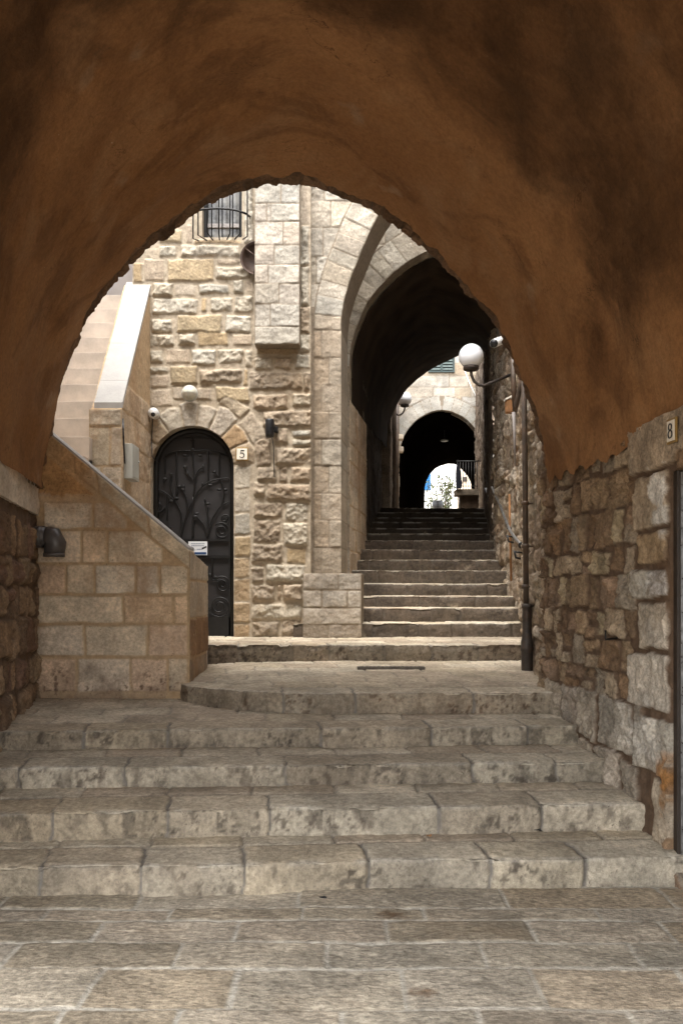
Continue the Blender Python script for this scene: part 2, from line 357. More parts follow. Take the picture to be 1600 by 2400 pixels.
def panel(name, mat, mapf, u0, u1, v0, v1, res, stones, sdf=None, ext=None, parent=None, seed=0, warp=.012, wf=5.0, gap=.006,
          mrough=.006, clipf=None, hscale=1.0, colvar=.10, paint=None):
    nx = max(2, int(round((u1 - u0) / res)) + 1); ny = max(2, int(round((v1 - v0) / res)) + 1)
    us = np.linspace(u0, u1, nx); vs = np.linspace(v0, v1, ny)
    U, V = np.meshgrid(us, vs)
    keepv = np.ones((ny, nx), bool)
    if sdf is not None:
        D = sdf(U, V); keepv = D > 0
        kq = keepv[:-1, :-1] | keepv[1:, :-1] | keepv[:-1, 1:] | keepv[1:, 1:]
        used = np.zeros_like(keepv)
        for a in (slice(0, -1), slice(1, None)):
            for b_ in (slice(0, -1), slice(1, None)): used[a, b_] |= kq
        mv = used & ~keepv; e = 1e-4
        for _ in range(3):
            uu, vv = U[mv], V[mv]; d0 = sdf(uu, vv)
            gx = (sdf(uu + e, vv) - d0) / e; gy = (sdf(uu, vv + e) - d0) / e; gl = np.maximum(gx * gx + gy * gy, 1e-6)
            U[mv] = uu - np.clip(d0 * gx / gl, -2 * res, 2 * res); V[mv] = vv - np.clip(d0 * gy / gl, -2 * res, 2 * res)
    else:
        kq = np.ones((ny - 1, nx - 1), bool)
    Uw = U + warp * 2 * (fbm(U * wf, V * wf, seed + 1, 4) - .5); Vw = V + warp * 2 * (fbm(U * wf, V * wf, seed + 7, 4) - .5)
    best = np.full((ny, nx), -1.0); idx = np.full((ny, nx), -1)
    for i, s in enumerate(stones):
        p = np.array(s['poly']); lo = p.min(0) - .03; hi = p.max(0) + .03
        a0 = max(0, int((lo[0] - u0) / (u1 - u0) * (nx - 1)) - 1); a1 = min(nx, int((hi[0] - u0) / (u1 - u0) * (nx - 1)) + 2)
        b0 = max(0, int((lo[1] - v0) / (v1 - v0) * (ny - 1)) - 1); b1 = min(ny, int((hi[1] - v0) / (v1 - v0) * (ny - 1)) + 2)
        if a1 <= a0 or b1 <= b0: continue
        su = Uw[b0:b1, a0:a1]; sv = Vw[b0:b1, a0:a1]; d = np.full(su.shape, 9.0)
        n = len(p)
        for k in range(n):
            q0 = p[k]; q1 = p[(k + 1) % n]; e = q1 - q0; l = max(np.hypot(*e), 1e-6)
            de = (e[0] * (sv - q0[1]) - e[1] * (su - q0[0])) / l
            kk = .02
            hh = np.clip(.5 + .5 * (d - de) / kk, 0, 1) if k else None
            d = de if k == 0 else d * (1 - hh) + de * hh - kk * hh * (1 - hh) * .6
        if s['clip'] and clipf is not None: d = np.minimum(d, clipf(su, sv))
        sb = best[b0:b1, a0:a1]; si = idx[b0:b1, a0:a1]
        up = d > sb; sb[up] = d[up]; si[up] = i
    arr = lambda k: np.array([s[k] for s in stones] + [0.0], float)
    if stones:
        gp = np.array([(gap if s['gap'] is None else s['gap']) for s in stones] + [gap])
        ii = idx
        d = best - gp[ii]
        ins = (ii >= 0) & (d > 0)
        t = np.clip(d / np.maximum(arr('bevel')[ii], 1e-3), 0, 1); prof = np.sqrt(np.clip(1 - (1 - t) ** 2, 0, 1)) * ins
        rg = arr('rough')[ii]; pr = arr('prot')[ii]
        off = (ii % 97) * 3.71
        n1 = fbm(U * 9 + off, V * 9 - off, seed + 31, 5, .55) - .5; n2 = np.abs(fbm(U * 5 - off, V * 7 + off, seed + 51, 4) - .5)
        tilt = (vnoise(ii * 1.7, ii * .3, 5) - .5) * .012
        n3 = fbm(U * 30 + off, V * 30, seed + 61, 3, .6) - .5
        h = prof * (pr + tilt + rg * (n1 * 2.0 - n2 * 1.5 + n3 * .9))
        tl = arr('tool')[ii] > 0
        tn = fbm(U * 14, V * 14, seed + 71, 3)
        h = h + prof * tl * (.010 * (np.abs(np.sin((U * .75 + V * 1.25) * 75 + tn * 7 + off)) - .6) * (.4 + fbm(U * 30, V * 30, seed + 9, 2)))
        cols = np.array([s['col'] for s in stones] + [(.5, .5, .5)])[ii]
        alpha = sstep(0, .008, d) * (ii >= 0)
    else:
        h = np.zeros_like(U); cols = np.full(U.shape + (3,), .5); alpha = np.zeros_like(U)
    h = h + (1 - alpha) * (fbm(U * 12, V * 12, seed + 91, 4) - .5) * mrough * 2
    h = h * hscale
    cvn = 1 + (fbm(U * 6, V * 6, seed + 101, 5, .6) - .5) * 2 * colvar * 2
    colv = np.concatenate([np.clip(cols * cvn[..., None], .01, 1), alpha[..., None]], -1)
    if paint is not None: colv = paint(U, V, colv)
    XYZ = mapf(U.ravel(), V.ravel(), h.ravel())
    ids = np.arange(ny * nx).reshape(ny, nx)
    q = np.stack([ids[:-1, :-1], ids[:-1, 1:], ids[1:, 1:], ids[1:, :-1]], -1)[kq]
    c = colv.reshape(-1, 4)
    Vt = XYZ
    faces = [q]
    if ext is not None:
        e = np.concatenate([q[:, [0, 1]], q[:, [1, 2]], q[:, [2, 3]], q[:, [3, 0]]])
        key = np.sort(e, 1); k64 = key[:, 0].astype(np.int64) * (ny * nx) + key[:, 1]
        un, inv, cnt = np.unique(k64, return_inverse=True, return_counts=True)
        be = e[cnt[inv] == 1]
        bv = np.unique(be); remap = np.full(ny * nx, -1); n0 = len(Vt); remap[bv] = np.arange(len(bv))
        ev = np.asarray(ext, float)
        segs = max(1, int(np.linalg.norm(ev) / .06)); segs = min(segs, 8)
        base = Vt[bv]; nb = len(bv)
        rings = [base + ev * (k / segs) + (0 if k == 0 else 1) * ((fbm(base[:, 0:1] * 20 + k, base[:, 2:3] * 20, 3, 3) - .5) * .006) for k in range(segs + 1)]
        Vt = np.concatenate([Vt] + rings); c = np.concatenate([c] + [c[bv]] * (segs + 1))
        a, b_ = remap[be[:, 0]], remap[be[:, 1]]
        for k in range(segs):
            faces.append(np.stack([n0 + k * nb + b_, n0 + k * nb + a, n0 + (k + 1) * nb + a, n0 + (k + 1) * nb + b_], -1))
    # drop unused vertices
    allf = np.concatenate(faces); usedv = np.unique(allf); rm = np.full(len(Vt), -1); rm[usedv] = np.arange(len(usedv))
    return mesh_np(name, Vt[usedv], [rm[allf]], mat, parent, c[usedv])

def plane_map(O, U, V, N):
    O, U, V, N = (np.asarray(a, float) for a in (O, U, V, N))
    return lambda u, v, h: O + u[:, None] * U + v[:, None] * V + h[:, None] * N
def front(Y): return plane_map((0, Y, 0), (1, 0, 0), (0, 0, 1), (0, -1, 0))
class Poly:
    """wall along a ground polyline of (Y, X); side=+1: its face looks to -X (a right-hand wall), -1: looks to +X"""
    def __init__(s, pts, side):
        s.p = np.array([(x, y) for y, x in pts], float); d = np.diff(s.p, axis=0); l = np.hypot(d[:, 0], d[:, 1])
        s.s = np.concatenate([[0], np.cumsum(l)]); t = d / l[:, None]
        nn = np.stack([-t[:, 1], t[:, 0]], 1) * side
        nv = np.concatenate([nn[:1], (nn[1:] + nn[:-1]) / 2, nn[-1:]]); s.n = nv / np.hypot(nv[:, 0], nv[:, 1])[:, None]
    def at(s, u): return np.stack([np.interp(u, s.s, s.p[:, 0]), np.interp(u, s.s, s.p[:, 1])], -1)
    def map(s, u, v, h):
        a = s.at(u); nx = np.interp(u, s.s, s.n[:, 0]); ny = np.interp(u, s.s, s.n[:, 1])
        return np.stack([a[:, 0] + nx * h, a[:, 1] + ny * h, v], -1)
    def sY(s, Y): return float(np.interp(Y, s.p[:, 1], s.s))
    def xY(s, Y): return float(np.interp(Y, s.p[:, 1], s.p[:, 0]))
    def spx(s, px):
        uu = np.linspace(0, s.s[-1], 4000); a = s.at(uu); q = CX + F * a[:, 0] / np.maximum(a[:, 1], .3)
        return float(uu[np.argmin(np.abs(q - px))])
def poly_sdf(pts):
    """signed distance to a closed polygon, positive inside"""
    p = np.array(pts, float)
    def f(U, V):
        U = np.asarray(U, float); V = np.asarray(V, float)
        dmin = np.full(U.shape, 1e9); ins = np.zeros(U.shape, bool)
        for k in range(len(p)):
            a = p[k]; b_ = p[(k + 1) % len(p)]; e = b_ - a; L2 = max(e @ e, 1e-12)
            t = np.clip(((U - a[0]) * e[0] + (V - a[1]) * e[1]) / L2, 0, 1)
            dmin = np.minimum(dmin, np.hypot(U - a[0] - t * e[0], V - a[1] - t * e[1]))
            cond = (a[1] > V) != (b_[1] > V)
            with np.errstate(divide='ignore', invalid='ignore'):
                xi = (b_[0] - a[0]) * (V - a[1]) / (b_[1] - a[1] + 1e-15) + a[0]
            ins ^= cond & (U < xi)
        return np.where(ins, dmin, -dmin)
    return f
def resample(pts, n):
    p = np.array(pts, float); l = np.concatenate([[0], np.cumsum(np.hypot(*np.diff(p, axis=0).T))])
    s_ = np.linspace(0, l[-1], n); return np.stack([np.interp(s_, l, p[:, 0]), np.interp(s_, l, p[:, 1])], -1)
def smooth_curve(pts, n=120, it=40):
    q = resample(pts, n)
    for _ in range(it): q[1:-1] = q[1:-1] * .5 + (q[:-2] + q[2:]) * .25
    return q

# ------------------------------------------------------------------ key lines of the plan (Y, X)
RW = Poly([(1.0, 2.21), (4.6, 1.85), (6.95, 1.63)], 1)                 # right wall under the vault
LW = Poly([(.5, -1.75), (5.9, -2.37), (7.32, -2.61)], -1)              # left wall under the vault
AW = Poly([(6.7, 1.70), (8.0, 1.80), (8.6, 1.88), (10.2, 2.15), (12.6, 2.28), (13.2, 2.32), (18.3, 3.08), (25.2, 3.97)], 1)  # alley wall

# ------------------------------------------------------------------ ground
mb = MB(); mb.add([(-300, -300, -.25), (300, -300, -.25), (300, 300, -.25), (-300, 300, -.25)], [(0, 1, 2, 3)])
o = mb.build('ground', M_GROUND); o['kind'] = 'structure'
mb = MB(); mb.add([(-3, 17.8, 3.44), (9, 17.8, 3.44), (9, 60, 3.62), (-3, 60, 3.62)], [(0, 1, 2, 3)])
o = mb.build('upper_alley_ground', M_GROUND); o['kind'] = 'structure'

# pavement of the lower alley: long flags in rows
rng = random.Random(4)
rowsY = [4.60, 4.30, 4.14, 3.88, 3.62, 3.27, 2.95, 2.6, 2.3, 1.95, 1.6, 1.2]
rowsJ = {0: [-40, 20, 330, 700, 1180, 1560], 1: [105, 397, 708, 995, 1400], 2: [-120, 230, 555, 905, 1245, 1560], 3: [25, 415, 765, 1131, 1490],
         4: [-130, 215, 550, 945, 1260, 1620], 5: [-60, 120, 405, 800, 1130, 1500]}
ps = []
PAL_PAVE = [(.45, .375, .275), (.48, .415, .315), (.40, .33, .235), (.49, .43, .335), (.455, .39, .30)]
for i in range(len(rowsY) - 1):
    y1, y0 = rowsY[i], rowsY[i + 1]; ym = (y0 + y1) / 2
    xs = [PX(p, ym) for p in rowsJ[i]] if i in rowsJ else []
    if not xs:
        x = -2.6
        while x < 2.6: xs.append(x); x += rng.uniform(.4, .75)
    while xs[0] > -2.7: xs.insert(0, xs[0] - rng.uniform(.5, .75))
    while xs[-1] < 2.7: xs.append(xs[-1] + rng.uniform(.5, .75))
    for a, b_ in zip(xs, xs[1:]): ps.append(st(rect(a, b_, y0, y1, rng, .006), vary(rng.choice(PAL_PAVE), rng, .13), .005, .006, .010))
gz = lambda Y: .0325 - (4.55 - Y) * .012
def pave_map(u, v, h):
    return np.stack([u, v, gz(v) + h + (fbm(u * 1.6, v * 1.6, 5, 3) - .5) * .02], -1)
def rust_spots(U, V, c):
    for px, py, r_ in ((918, 2148, .075), (986, 2325, .06), (40, 2005, .05)):
        Y = 1.6 * F / (py - CY) * .985; X = PX(px, Y); d = np.hypot((U - X), (V - Y) * 1.3) / r_
        k = np.clip(1.15 - d - (fbm(U * 40, V * 40, 3, 3) - .5) * 1.6, 0, 1)[..., None] * .8
        c[..., :3] = c[..., :3] * (1 - k) + np.array([.17, .085, .035]) * k
    return c
o = panel('pavement', M_PAVE, pave_map, -2.7, 2.7, 1.2, 4.62, .011, ps, seed=11, gap=.006, warp=.003, wf=9, mrough=.003, colvar=.14, paint=rust_spots)
o['kind'] = 'structure'
mb = MB(); mb.add([(-12, -14, -.19), (12, -14, -.19), (12, 1.22, -.0078), (-12, 1.22, -.0078)], [(0, 1, 2, 3)])
o = mb.build('square_pavement', M_GROUND); o['kind'] = 'structure'

# ------------------------------------------------------------------ steps
STEP_PAL = [(.47, .39, .285), (.51, .435, .325), (.44, .36, .265), (.48, .40, .285), (.54, .465, .35)]
SHADE_PAL = [(c[0] * .65, c[1] * .62, c[2] * .58) for c in STEP_PAL]  # step colours darkened to carry the tunnel's shade
def step(name, parent, xl, xr, yf, zb, zt, depth, slope, joints, seed, res=.012, kerb=.27, stain=.6, wear=.012, pal=STEP_PAL, mat=None, nose=.007, worn_k=.4, base=.0, grimecol=(.06, .045, .032)):
    """one course of a stair: riser from zb to zt and tread running back; yf(x) is the front line"""
    rng = random.Random(seed)
    nx = int((xr - xl) / res) + 1; xs = np.linspace(xl, xr, nx)
    nr = max(5, int((zt - zb) / res)); prof = []
    for k in range(nr): prof.append((0, zb - .03 + (zt - nose - zb + .03) * k / (nr - 1), 0))
    for k in range(1, 5):
        a = math.pi / 2 * k / 4; prof.append((nose * (1 - math.cos(a)), zt - nose + nose * math.sin(a), k / 4))
    nt_ = max(4, int(depth / (res * 1.3)))
    for k in range(1, nt_ + 1): dd = nose + (depth - nose) * k / nt_; prof.append((dd, zt + slope * dd, 1))
    A = np.array(prof); ny = len(A)
    Xg = np.repeat(xs[None], ny, 0); DY = np.repeat(A[:, 0:1], nx, 1); Z = np.repeat(A[:, 1:2], nx, 1); T = np.repeat(A[:, 2:3], nx, 1)
    arc = np.concatenate([[0], np.cumsum(np.hypot(np.diff(A[:, 0]), np.diff(A[:, 1])))])[:, None]
    Y = yf(Xg) + DY
    js = sorted(joints)
    jx = np.array([xl - 1] + js + [xr + 1]); wob = (fbm(Xg * 0 + arc * 8, Xg * 0 + 2.2, seed, 3) - .5) * .04
    skew = (DY * -.12)                       # joints follow the passage
    Xq = Xg + wob - skew
    bid = np.clip(np.searchsorted(jx, Xq) - 1, 0, len(jx) - 2)
    dj = np.minimum(np.abs(Xq - jx[bid]), np.abs(Xq - jx[bid + 1]))
    tint = np.array([vary(rng.choice(pal), rng, .10) for _ in range(len(jx))])
    hgt = np.array([rng.uniform(-.006, .006) for _ in range(len(jx))]); prt = np.array([rng.uniform(-.012, .012) for _ in range(len(jx))])
    col = tint[bid].copy()
    # rear flags of the tread
    back_ = DY > kerb
    if depth > kerb + .12:
        rows = np.floor((DY - kerb) / .30).astype(int)
        xo = Xq + (rows * 7919 % 13) * .11
        wdt = .52; fb = np.floor(xo / wdt).astype(int)
        pick = hash2(fb, rows, seed + 3); pick2 = hash2(fb, rows, seed + 4)
        palA = np.array(pal); fc = palA[(pick * len(pal)).astype(int) % len(pal)] * (.9 + .2 * pick2)[..., None]
        dfx = np.minimum((xo / wdt - fb), 1 - (xo / wdt - fb)) * wdt
        dfy = np.minimum((DY - kerb) - rows * .30, (rows + 1) * .30 - (DY - kerb))
        col = np.where(back_[..., None], fc, col); dj = np.where(back_, np.minimum(dfx, dfy), np.minimum(dj, np.abs(DY - kerb) + .0))
    jw = .004 + .012 * fbm(Xg * 3, arc * 3 + 0 * Xg, seed + 8, 2)
    al = sstep(jw * .4, jw * 1.3, dj)
    rn = fbm(Xg * 4, arc * 4 + seed, seed + 1, 5, .6) - .5; rf = fbm(Xg * 18, arc * 18 + seed, seed + 2, 3, .6) - .5
    chip = sstep(.55, .75, fbm(Xg * 7, arc * 0 + seed, seed + 5, 3)) * wear
    edge = np.exp(-((arc - (zt - zb + .03)) / .035) ** 2)
    nrm = (1 - al) * -.017 + al * (rn * .014 + rf * .016) - edge * (chip * 1.3 + .004)
    ry = (1 - T) * 1.0; rz = T
    Y = Y - nrm * ry - (prt[bid] * (1 - T) * al); Z = Z + nrm * rz * np.where(T >= 1, .7, 1) + hgt[bid] * sstep(0, .6, T) * (~back_) * 0.6
    # lichen and dirt runs on the riser, polish on the tread
    runs = fbm(Xg * 13, Z * 5.0, seed + 21, 5, .65); blot = fbm(Xg * 2.2, Z * 2.5, seed + 22, 4, .6)
    dk = (1 - T) * stain * sstep(.42, .62, runs) * sstep(.34, .58, blot)
    spk = (1 - T) * sstep(.58, .66, fbm(Xg * 24, Z * 24, seed + 25, 3, .7)) * stain * sstep(.40, .60, fbm(Xg * 3, Z * 3, seed + 26, 3))
    low_ = (1 - T) * base * sstep(.22, .50, fbm(Xg * 3.5, Z * 6, seed + 23, 5, .62) + .18)
    gk = np.clip(np.maximum(dk * .75, low_) + spk * .6, 0, .93)[..., None]
    col = col * (1 - gk) + np.array(grimecol) * gk * (.6 + .8 * fbm(Xg * 20, Z * 20, seed + 24, 3, .6))[..., None]
    worn = np.exp(-((arc - (zt - zb + .04)) / .022) ** 2) * sstep(.35, .6, fbm(Xg * 6, arc * 0 + seed, seed + 29, 4)) * worn_k
    col = col * (1 - worn[..., None]) + np.array((.62, .58, .50)) * worn[..., None]
    gr = (1 - T) * (fbm(Xg * 1.3, Z * 0 + seed, seed + 27, 3) - .5) * .5
    col = col * (1 + gr)[..., None]
    col = col * (1 + (fbm(Xg * 3, arc * 3 + seed, seed + 28, 5, .62) - .5) * .5)[..., None]
    al = np.maximum(al, gk[..., 0] * .92 * (base > .5)); al = np.where(back_, np.maximum(al, .5), al)
    Vv = np.stack([Xg, Y, Z], -1).reshape(-1, 3)
    C = np.concatenate([np.clip(col, .012, 1), al[..., None]], -1).reshape(-1, 4)
    ids = np.arange(ny * nx).reshape(ny, nx)
    q = np.stack([ids[:-1, :-1], ids[:-1, 1:], ids[1:, 1:], ids[1:, :-1]], -1).reshape(-1, 4)
    return mesh_np(name, Vv, [q], mat or M_STEP, parent, C)

YL = .06                                  # the steps lie a little askew to the picture
lin = lambda d, s=YL: (lambda x: d + s * x + .012 * np.sin(x * 3.1 + d * 7))
SD = [4.55, 5.00, 5.50, 6.05]; SZT = [.190, .3675, .525, .674]; SZB = [.0325, .205, .393, .541]
SJ = [[105, 335, 572, 862, 1152, 1378], [135, 395, 630, 1028, 1275], [60, 300, 670, 1110, 1310], [205, 395, 750, 1010, 1240]]
stairs1 = thing('stone_staircase', 'four broad worn stone steps climbing under the brown vault', 'stairs')
nextd = [5.0, 5.5, 6.05, 6.95]; nextz = [.205, .393, .541, .705]
for k in range(4):
    d = SD[k]; dep = nextd[k] - d + .12
    if k == 3: dep = 1.65
    sl = (nextz[k] - SZT[k]) / (nextd[k] - d) if k < 3 else .045
    step('step', stairs1, -2.75, 2.0, lin(d), SZB[k], SZT[k], dep, sl, [PX(p, d) for p in SJ[k]], 40 + k, kerb=.30, stain=.95, base=.25, wear=.016, grimecol=(.10, .08, .06))
# curved landing (fifth rise)
pp = np.array([(-1.42, 7.38), (-1.28, 7.10), (-1.03, 6.90), (-.80, 6.76), (-.50, 6.62), (-.46, 6.60), (.09, 6.60), (.35, 6.61), (2.2, 6.66)])
cf = lambda x: np.interp(x, pp[:, 0], pp[:, 1]) + .006 * np.sin(x * 9)
o = step('curved_landing', None, -1.40, 1.95, cf, .690, .861, 2.25, .05, [PX(p, 6.6) for p in (663, 832, 1110)], 51, kerb=.28, stain=.8, wear=.018, base=.42, grimecol=(.12, .075, .045))
tag(o, 'wide stone landing with a curved front edge, left of the black downpipe foot', 'landing')
o = step('door_landing', None, -1.75, 2.25, lambda x: 8.58 + .02 * x + .012 * np.sin(x * 4), .955, 1.123, 1.7, .016,
         [PX(p, 8.6) for p in (560, 660, 685, 770, 900, 1010, 1120)], 52, kerb=.3, stain=.8, wear=.018, base=.62, grimecol=(.085, .06, .042))
tag(o, 'stone step with dark stained riser at the foot of the iron gate', 'step')
# upper flight
UY = [1461, 1425, 1397, 1368, 1337, 1312, 1288, 1266]; UD = [9.8 + .4 * k for k in range(8)]
UZ = [PZ(y, d) for y, d in zip(UY, UD)]
stairs2 = thing('stone_staircase', 'middle flight of eight narrower worn steps rising from the stone bench', 'stairs')
UL = [-.55, .2, .2, .02, .02, .05, .12, .17]
zb = 1.142
for k in range(8):
    r_ = random.Random(70 + k)
    xr = AW.xY(UD[k]) + .1
    js = []; x = UL[k] + r_.uniform(.2, .5)
    while x < xr - .15: js.append(x); x += r_.uniform(.35, .7)
    sl = .02
    step('step', stairs2, UL[k], xr, lin(UD[k], .035), zb - .02, UZ[k], .62, sl, js, 70 + k, res=.013, kerb=.9, stain=.8, wear=.016, base=.95, grimecol=(.062, .045, .032))
    zb = UZ[k] + .4 * sl
FY = [1250, 1237, 1223, 1212, 1200, 1190]; FD = [13.4 + .8 * k for k in range(6)]
stairs3 = thing('stone_staircase', 'last six shallow steps in the dark tunnel below the far archway', 'stairs')
for k in range(6):
    z = PZ(FY[k], FD[k])
    step('step', stairs3, .1, AW.xY(FD[k]) + .15, lin(FD[k], .02), zb - .03, z, 1.0, .012, [.6 + .2 * k, 1.3, 1.9], 90 + k, res=.02, kerb=2, stain=.8, base=.9, grimecol=(.03, .022, .016), pal=SHADE_PAL, mat=M_STEPD, worn_k=.9)
    zb = z + .8 * .012

# ------------------------------------------------------------------ the vaulted passage
passage = thing('vaulted_passage', 'dark brown plastered vault on rubble stone walls framing the alley', 'passage')
lip_px = [(96, 1146), (97, 1112), (104, 1065), (121, 1022), (133, 949), (153, 878), (179, 806), (209, 735), (250, 684), (306, 617), (357, 571), (408, 536), (449, 500),
          (510, 464), (571, 441), (602, 434), (633, 428), (679, 419), (714, 427), (776, 449), (847, 475), (898, 500), (949, 536), (1005, 587), (1061, 643),
          (1112, 694), (1158, 750), (1194, 816), (1224, 898), (1250, 969), (1265, 1020), (1279, 1082), (1285, 1130)]
ylip = lambda px: 7.24 - .50 * (px - 97) / (1285 - 97)
lip3 = np.array([P(x, y, ylip(x)) for x, y in lip_px])
def resample3(p, n):
    l = np.concatenate([[0], np.cumsum(np.linalg.norm(np.diff(p, axis=0), axis=1))]); s_ = np.linspace(0, l[-1], n)
    return np.stack([np.interp(s_, l, p[:, i]) for i in range(3)], -1)
NL = 260
lipc = resample3(lip3, NL)
for _ in range(12): lipc[1:-1] = lipc[1:-1] * .5 + (lipc[:-2] + lipc[2:]) * .25
secl = np.concatenate([[0], np.cumsum(np.linalg.norm(np.diff(lipc[:, [0, 2]], axis=0), axis=1))])
tang = np.gradient(lipc[:, [0, 2]], axis=0); tang /= np.linalg.norm(tang, axis=1)[:, None]
inw = np.stack([tang[:, 1], -tang[:, 0]], -1)      # towards the inside of the passage
def vault_point(u, t, h):
    """u: length along the section, t: metres towards the camera from the lip, h: inwards"""
    x = np.interp(u, secl, lipc[:, 0]); y = np.interp(u, secl, lipc[:, 1]); z = np.interp(u, secl, lipc[:, 2])
    nx = np.interp(u, secl, inw[:, 0]); nz = np.interp(u, secl, inw[:, 1])
    f = np.clip((x + 2.55) / 4.2, 0, 1); sl = .15 * (1 - f) + .098 * f
    crown = np.sin(np.clip(u / secl[-1], 0, 1) * math.pi)
    return np.stack([x + sl * t + nx * h, y - t, z + nz * h + crown * .02 * t], -1)
us = np.linspace(0, secl[-1], 300); ts = np.concatenate([np.linspace(.0, 1.2, 70), np.linspace(1.22, 5.95, 180)])
Ug, Tg = np.meshgrid(us, ts)
hh = (fbm(Ug * 1.1, Tg * 1.1, 3, 4) - .5) * .11 + (fbm(Ug * 5, Tg * 5, 8, 4) - .5) * .022
hh = hh * sstep(-.1, .9, Tg) + .02
edge = .09 + (fbm(Ug * 6, Tg * 0, 21, 5, .6) - .5) * .20 + .10 * np.exp(-((Ug - 2.6) / 1.6) ** 2)
Tq = Tg + np.maximum(edge, .015) * np.exp(-Tg / .25)
vp = vault_point(Ug.ravel(), Tq.ravel(), hh.ravel()).reshape(Ug.shape + (3,))
endw = np.exp(-((us - secl[-1]) / .05) ** 2)
vp[..., 2] += (endw[None] * (fbm(Tg * 7, Ug * 0, 33, 4) - .5) * .12)
ids = np.arange(Ug.size).reshape(Ug.shape)
q = np.stack([ids[:-1, :-1], ids[1:, :-1], ids[1:, 1:], ids[:-1, 1:]], -1).reshape(-1, 4)
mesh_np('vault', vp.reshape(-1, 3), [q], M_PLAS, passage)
# broken ring of stones at the far edge
rs = courses(0, secl[-1], -.09, .60, (.11, .16), (.10, .26), [(.17, .10, .055), (.21, .125, .07), (.13, .075, .04)], 5, .012, (.012, .03), (.02, .035), (.015, .03))
panel('arch_ring', M_RUB, lambda u, v, h: vault_point(u, v, h - .03 + sstep(.1, -.09, v) * (fbm(u * 9, v * 0, 4, 5, .6) - .5) * .035 + (fbm(u * 7, v * 7, 4, 4) - .5) * .02), 0, secl[-1], -.09, .60, .014, rs, parent=passage, seed=61, warp=.02, mrough=.01)
# outer wall over the arch, facing the courtyard, and the storey above
top = []
for i in range(NL): top.append((lipc[i, 0] - inw[i, 0] * .10, lipc[i, 1] + .05, lipc[i, 2] - inw[i, 1] * .10))
n = NL; mb = MB()
V = [(p[0], p[1], p[2]) for p in top] + [(p[0], p[1], 6.6) for p in top]
mb.add(V, [(i, i + 1, n + i + 1, n + i) for i in range(n - 1)])
mb.box(1.80, 2.6, 6.3, 6.78, 2.5, 6.6); mb.box(-3.6, -2.56, 6.5, 7.26, 2.9, 6.6)
mb.box(-3.6, 3.4, 1.2, 6.72, 5.3, 6.6); mb.box(-3.6, 3.4, 1.2, 1.45, 3.25, 5.3)  # last box: unseen wall added to keep light off the vault crown
mb.build('upper_storey', M_PALE, passage)

# right wall with the jamb stones of the doorway
rng = random.Random(12)
sj0, sj1 = RW.sY(4.62), RW.sY(5.25)
zr = lambda y, Y: PZ(y, Y)
jst = []
def jamb(y0, y1, Y0, Y1, col, rough=.018):
    Ym = (Y0 + Y1) / 2
    jst.append(st(rect(RW.sY(Y0), RW.sY(Y1), zr(y1, Ym), zr(y0, Ym), rng, .012), col, .028, rough, .018))
jamb(1112, 1240, 4.77, 5.22, (.42, .33, .23)); jamb(1245, 1325, 4.77, 5.16, (.38, .27, .16)); jamb(1329, 1405, 4.77, 5.25, (.47, .42, .34), .026)
jamb(1409, 1525, 4.77, 5.14, (.46, .39, .30)); jamb(1529, 1660, 4.77, 5.30, (.48, .42, .34)); jamb(1690, 1830, 4.35, 5.20, (.46, .41, .33), .03)
jamb(1850, 2010, 4.3, 4.95, (.46, .38, .28)); jst.append(st(rect(RW.sY(5.26), RW.sY(3.4), 2.33, 2.66, rng, .01), (.42, .33, .235), .045, .016, .02))
SB = st(rect(RW.sY(4.25), RW.sY(4.9), .02, .22, rng, .01), (.38, .33, .26), .03, .012, .03)
jst.append(SB)
low = courses(RW.sY(5.2), RW.s[-1] + .1, -.05, .95, (.20, .30), (.18, .38), PAL_GREY + PAL_RUB[:2], 31, .022, (.005, .04), (.028, .048), (.008, .018), .12)
mid = courses(RW.sY(5.27), RW.s[-1] + .1, .95, 2.62, (.16, .28), (.14, .34), PAL_RUB + [(.42, .34, .22), (.36, .29, .21)], 32, .022, (-.004, .035), (.028, .05), (.006, .016), .25)
nea = courses(0, RW.sY(4.60), -.1, 2.62, (.2, .3), (.25, .45), PAL_RUB, 33, .02, (.01, .05), (.02, .03), (.03, .06), .1)
dU0, dU1 = RW.sY(3.55), RW.sY(4.76)
def rsdf(U, V): return -np.minimum(np.minimum(U - dU0, dU1 - U), np.minimum(V - .1, 2.30 - V))
def jamb_marks(U, V, c):
    # old whitewash and rust on the jamb stones
    for Y, z, ry, rz, col, k0 in ((4.86, 2.22, .12, .09, (.72, .69, .63), .85), (4.84, 2.04, .10, .07, (.72, .69, .63), .8), (4.82, 1.68, .14, .10, (.72, .70, .66), .8), (5.02, 1.70, .08, .06, (.7, .67, .6), .5),
                                  (4.80, .58, .07, .13, (.33, .15, .04), .85), (4.80, 1.36, .2, .1, (.6, .55, .48), .3), (5.05, .80, .22, .14, (.62, .58, .52), .4)):
        d = np.hypot((U - RW.sY(Y)) / ry, (V - z) / rz)
        k = np.clip((1.3 - d - (fbm(U * 14, V * 14, 9, 4) - .5) * 1.9) * 1.6, 0, 1)[..., None] * k0 * c[..., 3:4]
        c[..., :3] = c[..., :3] * (1 - k) + np.array(col) * k
    return c
panel('side_wall', M_RUB, RW.map, 0, RW.s[-1], -.1, 2.62, .011, jst + low + mid + nea, sdf=rsdf, ext=(.18, .02, 0), parent=passage, seed=71, warp=.018, wf=7, gap=.008, mrough=.024, hscale=1.0, colvar=.24, paint=jamb_marks)
